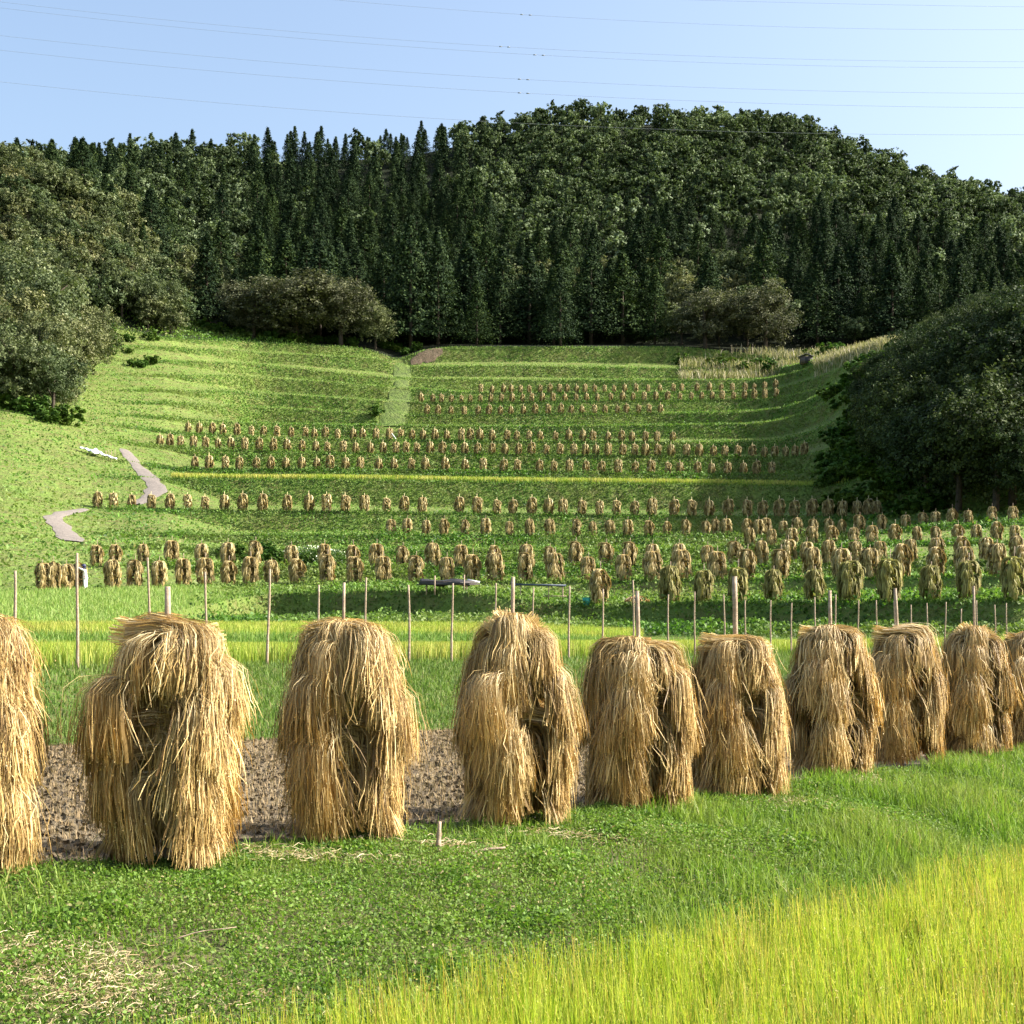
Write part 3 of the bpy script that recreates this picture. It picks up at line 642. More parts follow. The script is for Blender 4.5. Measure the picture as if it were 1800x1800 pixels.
UB = [(830, 300), (900, 350), (1000, 385), (1100, 355), (1200, 335), (1300, 365), (1400, 355), (1500, 360), (1600, 375), (1700, 405), (1800, 430)]
def species(px, py):
    r = rt.random()
    if px > 815 and py-80 < np.interp(px, [a for a, b in UB], [b for a, b in UB]): return "B" if r < .93 else "C"
    if px < 320 and py > np.interp(px, [0, 100, 200, 300], [325, 350, 435, 560]): return "B"
    if 170 < px < 440 and 330 < py: return "B" if r < .78 else "C"
    if 150 < px < 440: return "B" if r < .6 else "C"
    if 860 < px < 1100 and 400 < py < 560: return "B" if r < .42 else "C"
    if 1180 < px < 1420 and py > 500: return "B" if r < .72 else "C"
    if px <= 170: return "C" if r < .75 else "B"
    return "C" if r < .94 else "B"
cand = []
Yr = 403.0
while Yr < 640:
    step = 11.5*Yr/450 if Yr < 530 else 9.5
    x = -90.0+rt.uniform(0, 20)
    while x < 1900:
        Y = Yr+rt.uniform(-4, 4); z = float(gz([x], [Y])[0]); py = HOR-(z-CAMZ)/Y*F_PX
        sp = species(x, py); cand.append((Y, x, py, sp)); x += (8.6 if sp == "C" else 8.8)*F_PX/Yr*rt.uniform(.8, 1.25)
    Yr += step
# left spur woods, west of the terraces
for _ in range(2600):
    x = rt.uniform(-90, 320); Y = rt.uniform(326, 402); z = float(gz([x], [Y])[0]); py = HOR-(z-CAMZ)/Y*F_PX
    Yw = float(line("W", [x])[0][0])
    if Y < Yw+2: continue
    X = (x-900)/F_PX*Y
    if any((X-(c[1]-900)/F_PX*c[0])**2+(Y-c[0])**2 < 30 for c in cand[-140:] if c[3] == "S"): continue
    cand.append((Y, x, py, "S"))
nb_c = sum(1 for c in cand if c[3] != "C"); print("trees", len(cand), "broad", nb_c)
def region(px, py):
    h = "at the far left" if px < 330 else "left of centre" if px < 720 else "near the centre" if px < 1080 else "right of centre" if px < 1440 else "at the far right"
    v = "high on the forested hill" if py < 330 else "halfway up the forested hill" if py < 450 else "low on the forested hill" if py < 560 else "at the forest foot above the terraces"
    return v, h
cand.sort()
stuffmb = {"C": MB(), "B": MB()}; cnt = {"C": 0, "B": 0}
LOWC = [cedar_parts(600+i, 24.0, 2200, 1.0)[0] for i in range(3)]; LOWB = [broad_tree_parts(620+i, 12, 2000, .80, None, nl=20, wide=.5, low=True)[0] for i in range(4)]
def far_copy(mb, src, p, s, a):
    V = np.concatenate(src.V); c, si = math.cos(a), math.sin(a)
    V = np.stack([V[:, 0]*c-V[:, 1]*si, V[:, 0]*si+V[:, 1]*c, V[:, 2]], -1)*s+p
    mb.add(V, np.concatenate(src.F), np.clip(np.concatenate(src.r)+rt.uniform(-.25, .25), 0, 1), np.concatenate(src.t))
for (Y, x, py, sp) in cand:
    k = "C" if sp == "C" else "B"; inview = -10 < x < 1810
    if sp == "C": s = rt.uniform(.62, 1.12)*np.interp(Y, [390, 450, 560, 640], [1.12, .95, .78, .64])*(1.0 if 130 < x < 1000 or Y < 520 else .72)
    elif sp == "S": s = rt.uniform(.75, 1.15)
    else: s = rt.uniform(.8, 1.25)*np.interp(Y, [390, 640], [1.05, .98])
    skyl = np.interp(x, [0, 80, 200, 280, 400, 450, 600, 700, 800, 900, 1000, 1100, 1200, 1260, 1400, 1500, 1560, 1650, 1750, 1850], [236, 224, 240, 214, 226, 210, 222, 222, 200, 190, 172, 178, 184, 170, 184, 225, 255, 292, 318, 330])+rt.uniform(-4, 20)
    zt = float(gz([x], [Y])[0]); s = max(.25, min(s, (CAMZ+(HOR-skyl)/F_PX*Y-zt)/(24.0 if k == "C" else 12.5)))
    if inview and cnt[k] < (292 if k == "C" else 150):
        cnt[k] += 1; v, h = region(x, py)
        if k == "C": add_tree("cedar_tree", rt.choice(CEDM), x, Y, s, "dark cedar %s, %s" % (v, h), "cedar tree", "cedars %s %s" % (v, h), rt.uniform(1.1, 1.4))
        elif sp == "S": add_tree("broadleaf_tree", rt.choice(BRDM), x, Y, s, "pale green rounded tree on the wooded spur at the left side", "tree", "trees on the left wooded spur")
        else: add_tree("broadleaf_tree", rt.choice(BRDM), x, Y, s, "olive broadleaf tree %s, %s" % (v, h), "tree", "broadleaf trees %s %s" % (v, h))
    else:
        far_copy(stuffmb[k], rt.choice(LOWC if k == "C" else LOWB), pt(x, Y, -.1), s, rt.uniform(0, 6.28))
print("individual", cnt)
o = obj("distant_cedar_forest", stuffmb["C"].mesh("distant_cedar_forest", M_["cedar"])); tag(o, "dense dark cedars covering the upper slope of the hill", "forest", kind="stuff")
o = obj("distant_broadleaf_forest", stuffmb["B"].mesh("distant_broadleaf_forest", M_["broad"])); tag(o, "dense rounded broadleaf trees covering the top of the hill", "forest", kind="stuff")

# trees along the upper edge of the terraces
EDGE = [ # kind, column, distance, row of the top, spread, label
 ("C",985,386,470,1.0,"narrow cedar standing forward of the forest on the terrace edge"),
 ("C",838,390,492,1.25,"broad low cedar at the forest foot, left of the narrow forward cedar"),
 ("C",722,394,380,.95,"tall narrow cedar directly above the grass track cutting"),
 ("C",770,396,400,.95,"tall cedar just right of the one above the grass track cutting"),
 ("B",660,387,520,1.0,"pale grey green round tree beside the notch where the grass track enters the wood"),
 ("B",600,386,478,1.25,"spreading reddish brown tinged tree at the forest foot, left of the round grey green tree"),
 ("B",520,386,455,1.5,"wide flat topped tree with brown tinge at the forest foot, left of centre"),
 ("B",445,387,470,1.2,"yellowish green spreading tree at the left end of the brown tinged group"),
 ("B",1240,387,480,1.2,"olive brown spreading tree at the dark forest foot, right of centre"),
 ("B",1345,386,490,1.2,"dark olive tree at the forest foot beside the olive brown spreading one"),
 ("B",275,360,470,1.05,"tree leaning out over the top left terrace edge, casting a small shadow"),
]
for k, px, Y, top, sp, lab in EDGE:
    zt = CAMZ+(HOR-top)/F_PX*Y; h = zt-float(gz([px], [Y])[0])
    if k == "C": add_tree("cedar_tree", rt.choice(CEDM), px, Y, h/24.0, lab, "cedar tree", None, sp)
    else: add_tree("broadleaf_tree", rt.choice(RUSM if "brown" in lab else BRNM), px, Y, h/11.0, lab, "tree", None, sp)
# near group at the left edge
for i, (px, Y, top, lab) in enumerate([
 (-35,238,520,"dark tree mostly cut off by the left edge, lowest of its group"),
 (30,238,555,"yellowish green leafy tree at the left edge, above the mown slope"),
 (92,240,590,"dark tree with foliage to the ground, rightmost of the left edge group"),
 (112,248,650,"short leafy tree at the right foot of the left edge group"),
 (70,252,535,"tree just behind the dark rightmost one of the left edge group"),
 (5,262,480,"taller tree rising behind the left edge group"),
 (115,276,520,"middle tree between the left edge group and the wooded spur"),
 (50,280,440,"dark olive tree high behind the left edge group"),
 (-30,290,395,"tree cut off by the left edge, just below the pale spur crest"),
 (60,305,400,"olive tree below the pale spur crest at the left edge"),
 (150,300,520,"rounded tree above the bright shrubs at upper left")]):
    zt = CAMZ+(HOR-top)/F_PX*Y; h = zt-float(gz([px], [Y])[0])
    add_tree("broadleaf_tree", BRNM[i % 5], px, Y, h/11.0, lab, "tree", "trees in the left edge group", 1.0)
# the wooded slope on the right
n_right = 0; placed = []
for _ in range(5000):
    px = rt.uniform(1515, 2080); Y = rt.uniform(150, 300); Ys, Zs, nm = profile([px])
    ylo = float(np.interp(px, [1515, 1560, 1640, 1700, 1800], [228, 182, 166, 160, 148])) ; yhi = float(Ys[nm.index("V")][0])
    if Y < ylo or Y > yhi: continue
    X = (px-900)/F_PX*Y
    dmin = 5.4
    if any((X-a)**2+(Y-b)**2 < dmin**2 for a, b in placed): continue
    placed.append((X, Y)); s = rt.uniform(.62, 1.05)*float(np.interp(px, [1515, 1580, 1650, 1850], [.75, 1.25, 1.5, 1.7]))
    z = float(gz([px], [Y])[0]); py = HOR-(z-CAMZ)/Y*F_PX
    prof = np.interp(px, [1500, 1540, 1600, 1660, 1720, 1800, 1990], [640, 612, 568, 535, 505, 478, 440])+rt.uniform(0, 25)
    s = min(s, (CAMZ+(HOR-prof)/F_PX*Y-z)/11.0)
    if s < .38: placed.pop(); continue
    pos = "at its lower edge beside the terraces" if Y < ylo+18 else "along its crest" if Y > yhi-45 else "in its middle"
    if px > 1850 and Y > 290: continue
    add_tree("broadleaf_tree", rt.choice(SHADEM), px, Y, s, "dark leafy tree on the shaded right hand slope, %s" % pos, "tree", "trees on the right wooded slope %s" % pos)
    n_right += 1
print("right trees", n_right)

# shrubs
def shrub(px, py, s, lab, grp=None, Y=None, mat=None):
    Y = hit(px, py, 45) if Y is None else Y
    o = bpy.data.objects.new("shrub", rt.choice(SHR)); COL.objects.link(o); o.location = pt(px, Y, -.1); o.rotation_euler = (0, 0, rt.uniform(0, 6)); o.scale = (s, s, s*.85)
    tag(o, lab, "shrub", grp); return o
shrub(660, 730, 1.5, "dark round shrub beside the grass track on the upper left terraces")
for i in range(26): shrub(rt.uniform(135, 270), 0, rt.uniform(1.0, 2.0), "bright green shrub in the thicket between the left trees and the upper terrace", "shrubs in the bright upper left thicket", Y=rt.uniform(322, 350))
for i in range(22): shrub(rt.uniform(300, 640), 0, rt.uniform(1.4, 2.6), "dark rounded shrub along the forest foot above the upper left terrace", "shrubs along the upper left forest foot", Y=rt.uniform(384, 392))
for i in range(8): shrub(rt.uniform(672, 735), 0, rt.uniform(1.1, 1.8), "bright green shrub in the notch at the head of the grass track", "shrubs in the grass track notch", Y=rt.uniform(386, 398))
for i in range(20): shrub(rt.uniform(1195, 1470), 0, rt.uniform(1.6, 2.6), "greyish green shrub among the pampas grass at the top of the right terraces", "shrubs among the pampas grass", Y=rt.uniform(352, 376))
for i in range(16): shrub(rt.uniform(370, 500), 0, rt.uniform(.6, 1.1), "dark low shrub on the bank behind the second row of stacks, left half", "shrubs on the bank behind the second row", Y=rt.uniform(134, 137.5))
for i in range(10): shrub(rt.uniform(1540, 1680), 0, rt.uniform(1.0, 1.9), "green shrub at the foot of the dark wooded slope beside the terraces", "shrubs at the foot of the dark slope", Y=rt.uniform(168, 178))
for i in range(120): shrub(rt.uniform(1450, 1640), 0, rt.uniform(1.0, 2.3), "dark shrub on the shaded slope left of the right hand trees", "shrubs on the shaded right slope", Y=rt.uniform(178, 270))
for i in range(14): shrub(rt.uniform(-30, 125), 0, rt.uniform(1.3, 2.4), "low shrub under the trees at the left edge", "shrubs under the left edge trees", Y=rt.uniform(232, 239))
# white flowering bush
r = np.random.default_rng(3); me1 = None
for i, (px, sc) in enumerate([(520, 1.0), (548, 1.25), (580, 1.0)]):
    mb = MB(); n = 900; d = norm(r.normal(size=(n, 3))); P = d*np.array([2.0, 1.1, .75])*(r.random(n)**.4)[:, None]+[0, 0, .6]
    leaves(mb, P, .2, rng=r, rnd=r.random(n)); rt_ = empty("flowering_bush", pt(px, 135.5), 0, sc)
    tag(rt_, "white blossoming low bush on the bank behind the second stack row, " + ["left", "middle", "right"][i] + " of three", "bush", "white blossoming bushes")
    obj("foliage", mb.mesh("foliage", M_["shrub"]), rt_)
    mb = MB(); n = 170; d = norm(r.normal(size=(n, 3))+[0, 0, .8]); leaves(mb, d*np.array([2.05, 1.15, .85])+[0, 0, .6], .17, rng=r); obj("blossom", mb.mesh("blossom", M_["flower"]), rt_)

# ------------------------------------------------------------------ ground cover
def noise2(x, y, s, seed=0):
    r = np.random.default_rng(seed); v = 0
    for k in range(6):
        a = r.random()*6.28; f = s*(1+.5*k); v = v+np.sin((x*np.cos(a)+y*np.sin(a))*f+r.random()*6.28)/(1+.3*k)
    return v/3.2
# rice in front
mb = MB()
px, Y = sample(3300, "N0", "N1", -350, 2150, ext=(2.2, .05)); keep = (Y > 3.4)
px, Y = px[keep], Y[keep]; X = (px-900)/F_PX*Y
nb_ = 20
Xb = np.repeat(X, nb_)+RG.normal(size=len(X)*nb_)*.045; Yb = np.repeat(Y, nb_)+RG.normal(size=len(X)*nb_)*.045
P = np.stack([Xb, Yb, np.full_like(Xb, -.86)], -1); n = len(P)
hh = .78*(1+.08*noise2(Xb, Yb, 2.6, 4))*RG.uniform(.60, 1.08, n)
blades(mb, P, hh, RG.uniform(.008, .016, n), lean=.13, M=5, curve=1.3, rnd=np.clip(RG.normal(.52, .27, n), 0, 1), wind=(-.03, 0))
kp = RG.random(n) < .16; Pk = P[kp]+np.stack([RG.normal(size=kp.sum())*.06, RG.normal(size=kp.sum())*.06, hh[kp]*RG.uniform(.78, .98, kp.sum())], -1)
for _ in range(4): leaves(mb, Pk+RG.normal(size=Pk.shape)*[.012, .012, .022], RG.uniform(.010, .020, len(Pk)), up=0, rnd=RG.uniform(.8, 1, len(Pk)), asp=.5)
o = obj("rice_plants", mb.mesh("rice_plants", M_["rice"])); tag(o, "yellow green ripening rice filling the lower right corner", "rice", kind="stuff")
# weeds and grass on the near bank
def bank_pts(n, px0=-160, px1=2120, a="N1", b="A", ext=(0, .15)):
    px, Y = sample(n, a, b, px0, px1, ext=ext); return px, Y, xyz(px, Y)
px, Y, P = bank_pts(310000)
X = P[:, 0]; dens = noise2(X, Y, 1.6, 9); bare = noise2(X, Y, 1.1, 12)
keep = (bare < .5) | (RG.random(len(X)) < .35); P = P[keep]; dens = dens[keep]
mb = MB(); n = len(P); hgt = .04+.10*np.clip(dens+.6, 0, 1.5)*RG.random(n)
big = 1+.55*np.clip(noise2(P[:, 0], P[:, 1], 3.1, 41)*2-.4, 0, 1)
P2 = P+np.stack([RG.normal(size=n)*.02, RG.normal(size=n)*.02, hgt*(.5+.5*big)], -1)
leaves(mb, P2, RG.uniform(.013, .036, n)*big, up=.9, rnd=np.clip(RG.normal(.45, .25, n)+.15*dens, 0, 1), asp=.62)
o = obj("bank_weeds", mb.mesh("bank_weeds", M_["weed"])); tag(o, "low leafy weeds covering the bank below the straw stacks", "weeds", kind="stuff")
mb = MB(); px, Y, P = bank_pts(100000)
dn = noise2(P[:, 0], P[:, 1], 1.3, 31); pr = np.clip((px-700)/700, .16, .85)*np.clip(.85+dn*1.0, .06, 1); keep = RG.random(len(px)) < pr
P = P[keep]; pxk = px[keep]; dn = dn[keep]; n = len(P)
h = RG.uniform(.07, .17, n)*(1+.7*np.clip((pxk-900)/700, 0, 1))*(1+.45*dn)
blades(mb, P, np.maximum(h, .04), RG.uniform(.009, .018, n), lean=.5, M=4, curve=.9, rnd=np.clip(RG.normal(.5, .2, n)+.25*dn, 0, 1))
o = obj("bank_grass", mb.mesh("bank_grass", M_["grass"])); tag(o, "longer bright grass on the bank between stacks and rice", "grass", kind="stuff")
# dry litter patches
mb = MB()
for (px, fy, rx, ry, n) in [(110,.42,.55,.45,1500),(40,.55,.5,.3,800),(560,.86,.9,.15,500),(1000,.78,.5,.2,300),(1440,.72,.45,.35,900),(1530,.90,.35,.3,900),(1700,.97,.4,.4,700),(1290,.35,.4,.3,200),(800,.8,.5,.2,350),(330,.3,.7,.3,300)]:
    a = float(line("N1", [px])[0][0]); b = float(line("A", [px])[0][0]); Yc = a+(b-a)*fy; Xc = (px-900)/F_PX*Yc
    x = Xc+RG.normal(size=n)*rx*.6; y = Yc+RG.normal(size=n)*ry*.6
    z = gxy(x, y)+RG.uniform(.04, .10, n); az = RG.random(n)*6.28; L = RG.uniform(.03, .13, n)
    s = np.linspace(-.5, .5, 3)[None]; C = np.stack([x[:, None]+np.cos(az)[:, None]*L[:, None]*s, y[:, None]+np.sin(az)[:, None]*L[:, None]*s, z[:, None]+RG.normal(size=(n, 3))*.012], -1)
    strips(mb, C, np.full((n, 3), .0022))
o = obj("straw_litter", mb.mesh("straw_litter", M_["litter"])); tag(o, "scattered dry straw in patches on the bank", "straw litter", kind="stuff")
# stubble in the soil field
mb = MB(); rowsp, sp = .30, .16; th = R_(38)
u, v = np.meshgrid(np.arange(-40, 40, rowsp), np.arange(-10, 60, sp)); u, v = u.ravel(), v.ravel()
x = u*math.cos(th)-v*math.sin(th)+RG.normal(size=u.size)*.02; y = 18+u*math.sin(th)+v*math.cos(th)+RG.normal(size=u.size)*.02
k = (y > 9) & (y < 37); x, y = x[k], y[k]; px = 900+x/y*F_PX
k = (px > -60) & (px < 1300) & (y > line("A2", px)[0]-.4) & (y < line("B", px)[0]-.3); x, y, px = x[k], y[k], px[k]
nb_ = 9; xb = np.repeat(x, nb_)+RG.normal(size=len(x)*nb_)*.022; yb = np.repeat(y, nb_)+RG.normal(size=len(x)*nb_)*.022
P = np.stack([xb, yb, gxy(xb, yb)-.01], -1); n = len(P)
blades(mb, P, RG.uniform(.05, .12, n), RG.uniform(.006, .012, n), lean=.35, M=3, rnd=RG.uniform(0, .3, n))
o = obj("rice_stubble", mb.mesh("rice_stubble", M_["litter"])); tag(o, "rows of cut rice stubble on the brown field behind the front stacks", "stubble", kind="stuff")
mb = MB(); px, Y = sample(26000, "A2", "B", -60, 1300); P = xyz(px, Y, .012); leaves(mb, P, RG.uniform(.03, .09, len(P)), up=.9, asp=.8)
o = obj("soil_clods", mb.mesh("soil_clods", M_["soil"])); tag(o, "crumbled brown clods on the field", "soil clods", kind="stuff")
# middle ground grass bank
mb = MB(); px, Y = sample(115000, "B", "C", -100, 2080, ext=(-.3, .4)); P = xyz(px, Y); n = len(P)
blades(mb, P, RG.uniform(.06, .20, n), RG.uniform(.015, .03, n), lean=.5, M=3, rnd=np.clip(RG.normal(.5, .25, n), 0, 1))
o = obj("mown_grass", mb.mesh("mown_grass", M_["mown"])); tag(o, "short green grass on the slope behind the brown field", "grass", kind="stuff")
# middle ground rice, two levels
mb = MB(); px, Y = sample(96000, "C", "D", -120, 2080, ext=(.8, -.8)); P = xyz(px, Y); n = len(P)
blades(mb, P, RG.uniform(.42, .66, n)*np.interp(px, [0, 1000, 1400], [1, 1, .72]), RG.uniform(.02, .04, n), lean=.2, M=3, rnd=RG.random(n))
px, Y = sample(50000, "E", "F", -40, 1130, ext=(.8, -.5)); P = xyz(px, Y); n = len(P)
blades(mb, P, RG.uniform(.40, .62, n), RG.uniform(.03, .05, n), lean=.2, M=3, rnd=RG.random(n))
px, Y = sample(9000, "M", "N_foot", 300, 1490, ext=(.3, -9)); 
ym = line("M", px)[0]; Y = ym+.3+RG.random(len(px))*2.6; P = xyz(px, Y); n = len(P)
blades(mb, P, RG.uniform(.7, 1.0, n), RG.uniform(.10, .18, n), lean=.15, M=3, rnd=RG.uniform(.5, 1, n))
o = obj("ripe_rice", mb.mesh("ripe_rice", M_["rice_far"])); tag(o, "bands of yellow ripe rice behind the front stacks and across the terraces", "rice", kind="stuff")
# grass edge between the two rice levels and on the left mound
mb = MB(); px, Y = sample(44000, "D", "E", -120, 2080, ext=(-.6, .7)); P = xyz(px, Y); n = len(P)
blades(mb, P, RG.uniform(.2, .5, n), RG.uniform(.03, .05, n), lean=.4, M=3, rnd=RG.random(n))
px, Y = sample(34000, "F", "H", -40, 560); k = RG.random(len(px)) < np.clip((540-px)/300, 0, 1); px, Y = px[k], Y[k]; P = xyz(px, Y); n = len(P)
blades(mb, P, RG.uniform(.15, .45, n), RG.uniform(.03, .07, n), lean=.5, M=3, rnd=RG.uniform(.5, 1, n))
o = obj("levee_grass", mb.mesh("levee_grass", M_["lip_veg"])); tag(o, "tall grass on the levees between the rice fields and on the left mound", "grass", kind="stuff")
# leafy banks and treads of the terraces
mb = MB()
def tw(n, a, b, p0, p1, hmax, s0, s1, f, off=0.0):
    px, Y = sample(n, a, b, p0, p1); sf = RG.random(len(px))*130; kk = ((px-p0 > sf) | (p0 < 0)) & ((p1-px > sf) | (p1 > 1800)); px, Y = px[kk], Y[kk]; P = xyz(px, Y); k = off_path(P) if P[:, 1].max() > 140 else np.ones(len(P), bool); P = P[k]; n = len(P)
    off = off*np.where((P[:, 0]/P[:, 1]*F_PX+900 < 690) & (P[:, 1] > 230), .2, 1.0)
    nz = noise2(P[:, 0], P[:, 1], f, int(n) % 97); hg = RG.random(n)*hmax*np.clip(1+.8*nz, .1, 2)
    leaves(mb, P+np.stack([0*hg, 0*hg, hg], -1), RG.uniform(s0, s1, n), up=.8, rnd=np.clip(RG.normal(.45, .22, n)+.25*nz+off, 0, 1))
tw(36000, "F", "G", 330, 2080, .6, .12, .32, .9, -.22); tw(24000, "G", "H", 330, 2080, .5, .12, .3, .9)
tw(9000, "W", "X", 60, 560, 1.2, .4, .9, .2, -.1); tw(12000, "I", "W", -60, 360, .5, .2, .6, .2, .05); tw(22000, "K", "V", 1480, 1900, .7, .25, .7, .25, -.1)
prevn = "H"
for nn in "IJKLM":
    tw(13000, nn+"_foot", nn, 150, 1860 if nn != "M" else 1560, .55, .15, .38, .6, -.15); tw(5000, prevn, nn, -60, 1860, .3, .15, .4, .6, .1); prevn = nn
for nn in "NOPQRSTUVW":
    tw(11500, nn+"_foot", nn, 170, 1540, .6, .2, .5, .35, -.15); tw(4000, prevn, nn, -60, 1600, .3, .18, .42, .35, .12); prevn = nn
o = obj("terrace_weeds", mb.mesh("terrace_weeds", M_["terr_veg"])); tag(o, "green weeds and low crops covering the stepped terraces", "weeds", kind="stuff")
# bright grass along the terrace edges
mb = MB()
for ln in "GHIJKLMNOPQRSTUVW":
    n = 3800; px = RG.uniform(200+70*RG.random(n) if ln not in "G" else 480, 1480+60*RG.random(n) if ln not in "GHIJK" else 1860, n); Y = line(ln, px)[0]+RG.uniform(-.25, .8, n)*np.interp(line(ln, px)[0], [80, 380], [.6, 1.6]); P = xyz(px, Y)
    k = (px > 690) | (Y < 230) | (RG.random(n) < .4); P, Y, n = P[k], Y[k], int(k.sum()); sc = np.interp(Y, [80, 380], [1, 2.0]); blades(mb, P, RG.uniform(.12, .30, n)*sc, RG.uniform(.06, .12, n)*sc, lean=.6, M=3)
o = obj("edge_grass", mb.mesh("edge_grass", M_["lip_veg"])); tag(o, "thin bright lines of grass along the terrace lips", "grass", kind="stuff")
# pampas grass, upper right
mb = MB(); px = RG.uniform(1195, 1450, 5200); Y = RG.uniform(349, 379, 5200); P = xyz(px, Y); n = len(P)
blades(mb, P, RG.uniform(1.2, 3.0, n), RG.uniform(.12, .30, n), lean=.35, M=4, rnd=RG.random(n))
px = RG.uniform(1430, 1600, 3600); yt = np.interp(px, [1430, 1480, 1560, 1600], [325, 308, 285, 276]); Y = yt+RG.normal(size=3600)*4.5; P = xyz(px, Y); n = len(P)
blades(mb, P, RG.uniform(1.0, 2.2, n), RG.uniform(.12, .26, n), lean=.35, M=4, rnd=RG.uniform(.3, 1, n))
o = obj("pampas_grass", mb.mesh("pampas_grass", M_["pampas"])); tag(o, "pale plumed pampas grass at the upper right end of the terraces", "pampas grass", kind="stuff")

# ------------------------------------------------------------------ small things
# two pieces of wood in the near grass
def stick(px, fy, L, r, rz, up, lab, cat="stick"):
    a = float(line("N1", [px])[0][0]); b = float(line("A", [px])[0][0]); Y = a+(b-a)*fy; p = pt(px, Y, .07)
    mb = MB(); t = np.linspace(0, 1, 7); c = np.stack([t*L*math.cos(rz)*math.cos(up), t*L*math.sin(rz)*math.cos(up)+.01*np.sin(t*6), t*L*math.sin(up)+.015*np.sin(t*4)], -1)
    tube(mb, c, r*(1.1-.5*t)*(1+.15*np.sin(t*15)), 8); tag(obj("stick", mb.mesh("stick", M_["pole"], True), None, p), lab, cat)
stick(820, .72, .34, .016, R_(15), R_(12), "pale broken stick lying in the grass below the peaked stack")
stick(770, .78, .26, .024, R_(80), R_(76), "short brown stump standing in the grass just left of the pale stick", "stump")
stick(300, .50, .42, .004, R_(20), R_(10), "thin dry stalk lying on the weeds at lower left", "stalk")

# board pile under a dark sheet
p = pt(785, float(line("G", [785])[0][0])+.6); r = empty("board_pile", p); tag(r, "long pile of boards under a dark sheet between two pale posts on the bank", "board pile")
mb = MB()
for k in range(20): box(mb, (RG.normal()*.15, -.36+.1*(k % 8), .50+.09*(k//8)), 3.4+RG.normal()*.2, .09, .06, RG.normal()*.02, 0)
obj("boards", mb.mesh("boards", M_["hutwood"]), r)
mb = MB(); n, m_ = 26, 7; gx, gy = np.meshgrid(np.linspace(-1.7, 1.5, n), np.linspace(-.5, .5, m_), indexing='ij')
gzv = .78+.05*np.sin(gx*3)+.04*np.cos(gy*9+gx*4)-2.0*np.clip(np.abs(gy)-.34, 0, 1); V = np.stack([gx, gy, gzv], -1)
i = np.arange(n-1)[:, None]*m_; j = np.arange(m_-1)[None]; mb.add(V, np.stack([i+j, i+m_+j, i+m_+j+1, i+j+1], -1), np.full(n*m_, .5), np.full(n*m_, .5))
cv = obj("cover_sheet", mb.mesh("cover_sheet", M_["dark"], True), r); md = cv.modifiers.new("thickness", 'SOLIDIFY'); md.thickness = .02
mb = MB(); box(mb, (1.75, 0, .72), .8, .4, .10, .1, .2); obj("plastic_roll", mb.mesh("plastic_roll", M_["white"]), r)
for x, h in ((-.75, 1.05), (1.15, 1.1)):
    mb = MB(); tube(mb, [[x, -.6, -.2], [x+.02, -.6, h]], [.05, .045], 8, .9); obj("post", mb.mesh("post", M_["pole"], True), r)
for x in (-1.3, 1.3):
    for y in (-.3, .3):
        mb = MB(); tube(mb, [[x, y, -.2], [x, y, .5]], [.04, .04], 6); obj("leg", mb.mesh("leg", M_["pole"], True), r)
# low table with blue grey top
Yt = 90.5; p = pt(948, Yt, 0); r = empty("low_table", p); tag(r, "low bench with a flat blue grey top on the bank right of the board pile", "bench")
mb = MB(); box(mb, (0, 0, 1.02), 3.4, .8, .10, 0, .02); obj("table_top", mb.mesh("table_top", M_["blue"]), r)
for x, y in ((-1.2, -.3), (.6, -.3), (1.5, -.3), (-1.2, .3), (1.5, .3)):
    mb = MB(); tube(mb, [[x, y, -.3], [x, y, .98]], [.035, .035], 6); obj("leg", mb.mesh("leg", M_["pole"], True), r)
mb = MB(); box(mb, (1.0, -.3, .30), 1.5, .05, .05); obj("rail", mb.mesh("rail", M_["pole"]), r)
# teal bucket and heap
def lathe(mb, prof, seg=16, c=(0, 0, 0)):
    tube(mb, [[c[0], c[1], c[2]+z] for _, z in prof], [max(q, 1e-3) for q, _ in prof], seg, cap=False)
r = empty("teal_bucket", pt(1031, 87.5)); tag(r, "small teal bucket on the grass just left of the first greenish stack", "bucket")
mb = MB(); lathe(mb, [(.001, 0), (.20, .0), (.27, .50), (.29, .51), (.27, .49), (.19, .05), (.001, .05)]); obj("tub", mb.mesh("tub", M_["teal"], True), r)
mb = MB(); t = np.linspace(0, np.pi, 12); tube(mb, np.stack([.27*np.cos(t), 0*t, .48+.22*np.sin(t)], -1), np.full(12, .012), 6); obj("handle", mb.mesh("handle", M_["dark"]), r)
mb = MB(); n = 900; d = norm(RG.normal(size=(n, 3))); d[:, 2] = np.abs(d[:, 2]); c0 = d*np.array([.75, .5, .55]); az = RG.random(n)*6.28
s = np.linspace(-.5, .5, 3)[None]; C = c0[:, None]+np.stack([np.cos(az)[:, None]*.4*s, np.sin(az)[:, None]*.4*s, -.25*s**2+0*az[:, None]], -1)
strips(mb, C, np.full((n, 3), .018)); tag(obj("straw_heap", mb.mesh("straw_heap", M_["straw"]), None, pt(1120, 86.5)), "low loose heap of straw on the ground right of the first greenish stack", "straw heap")
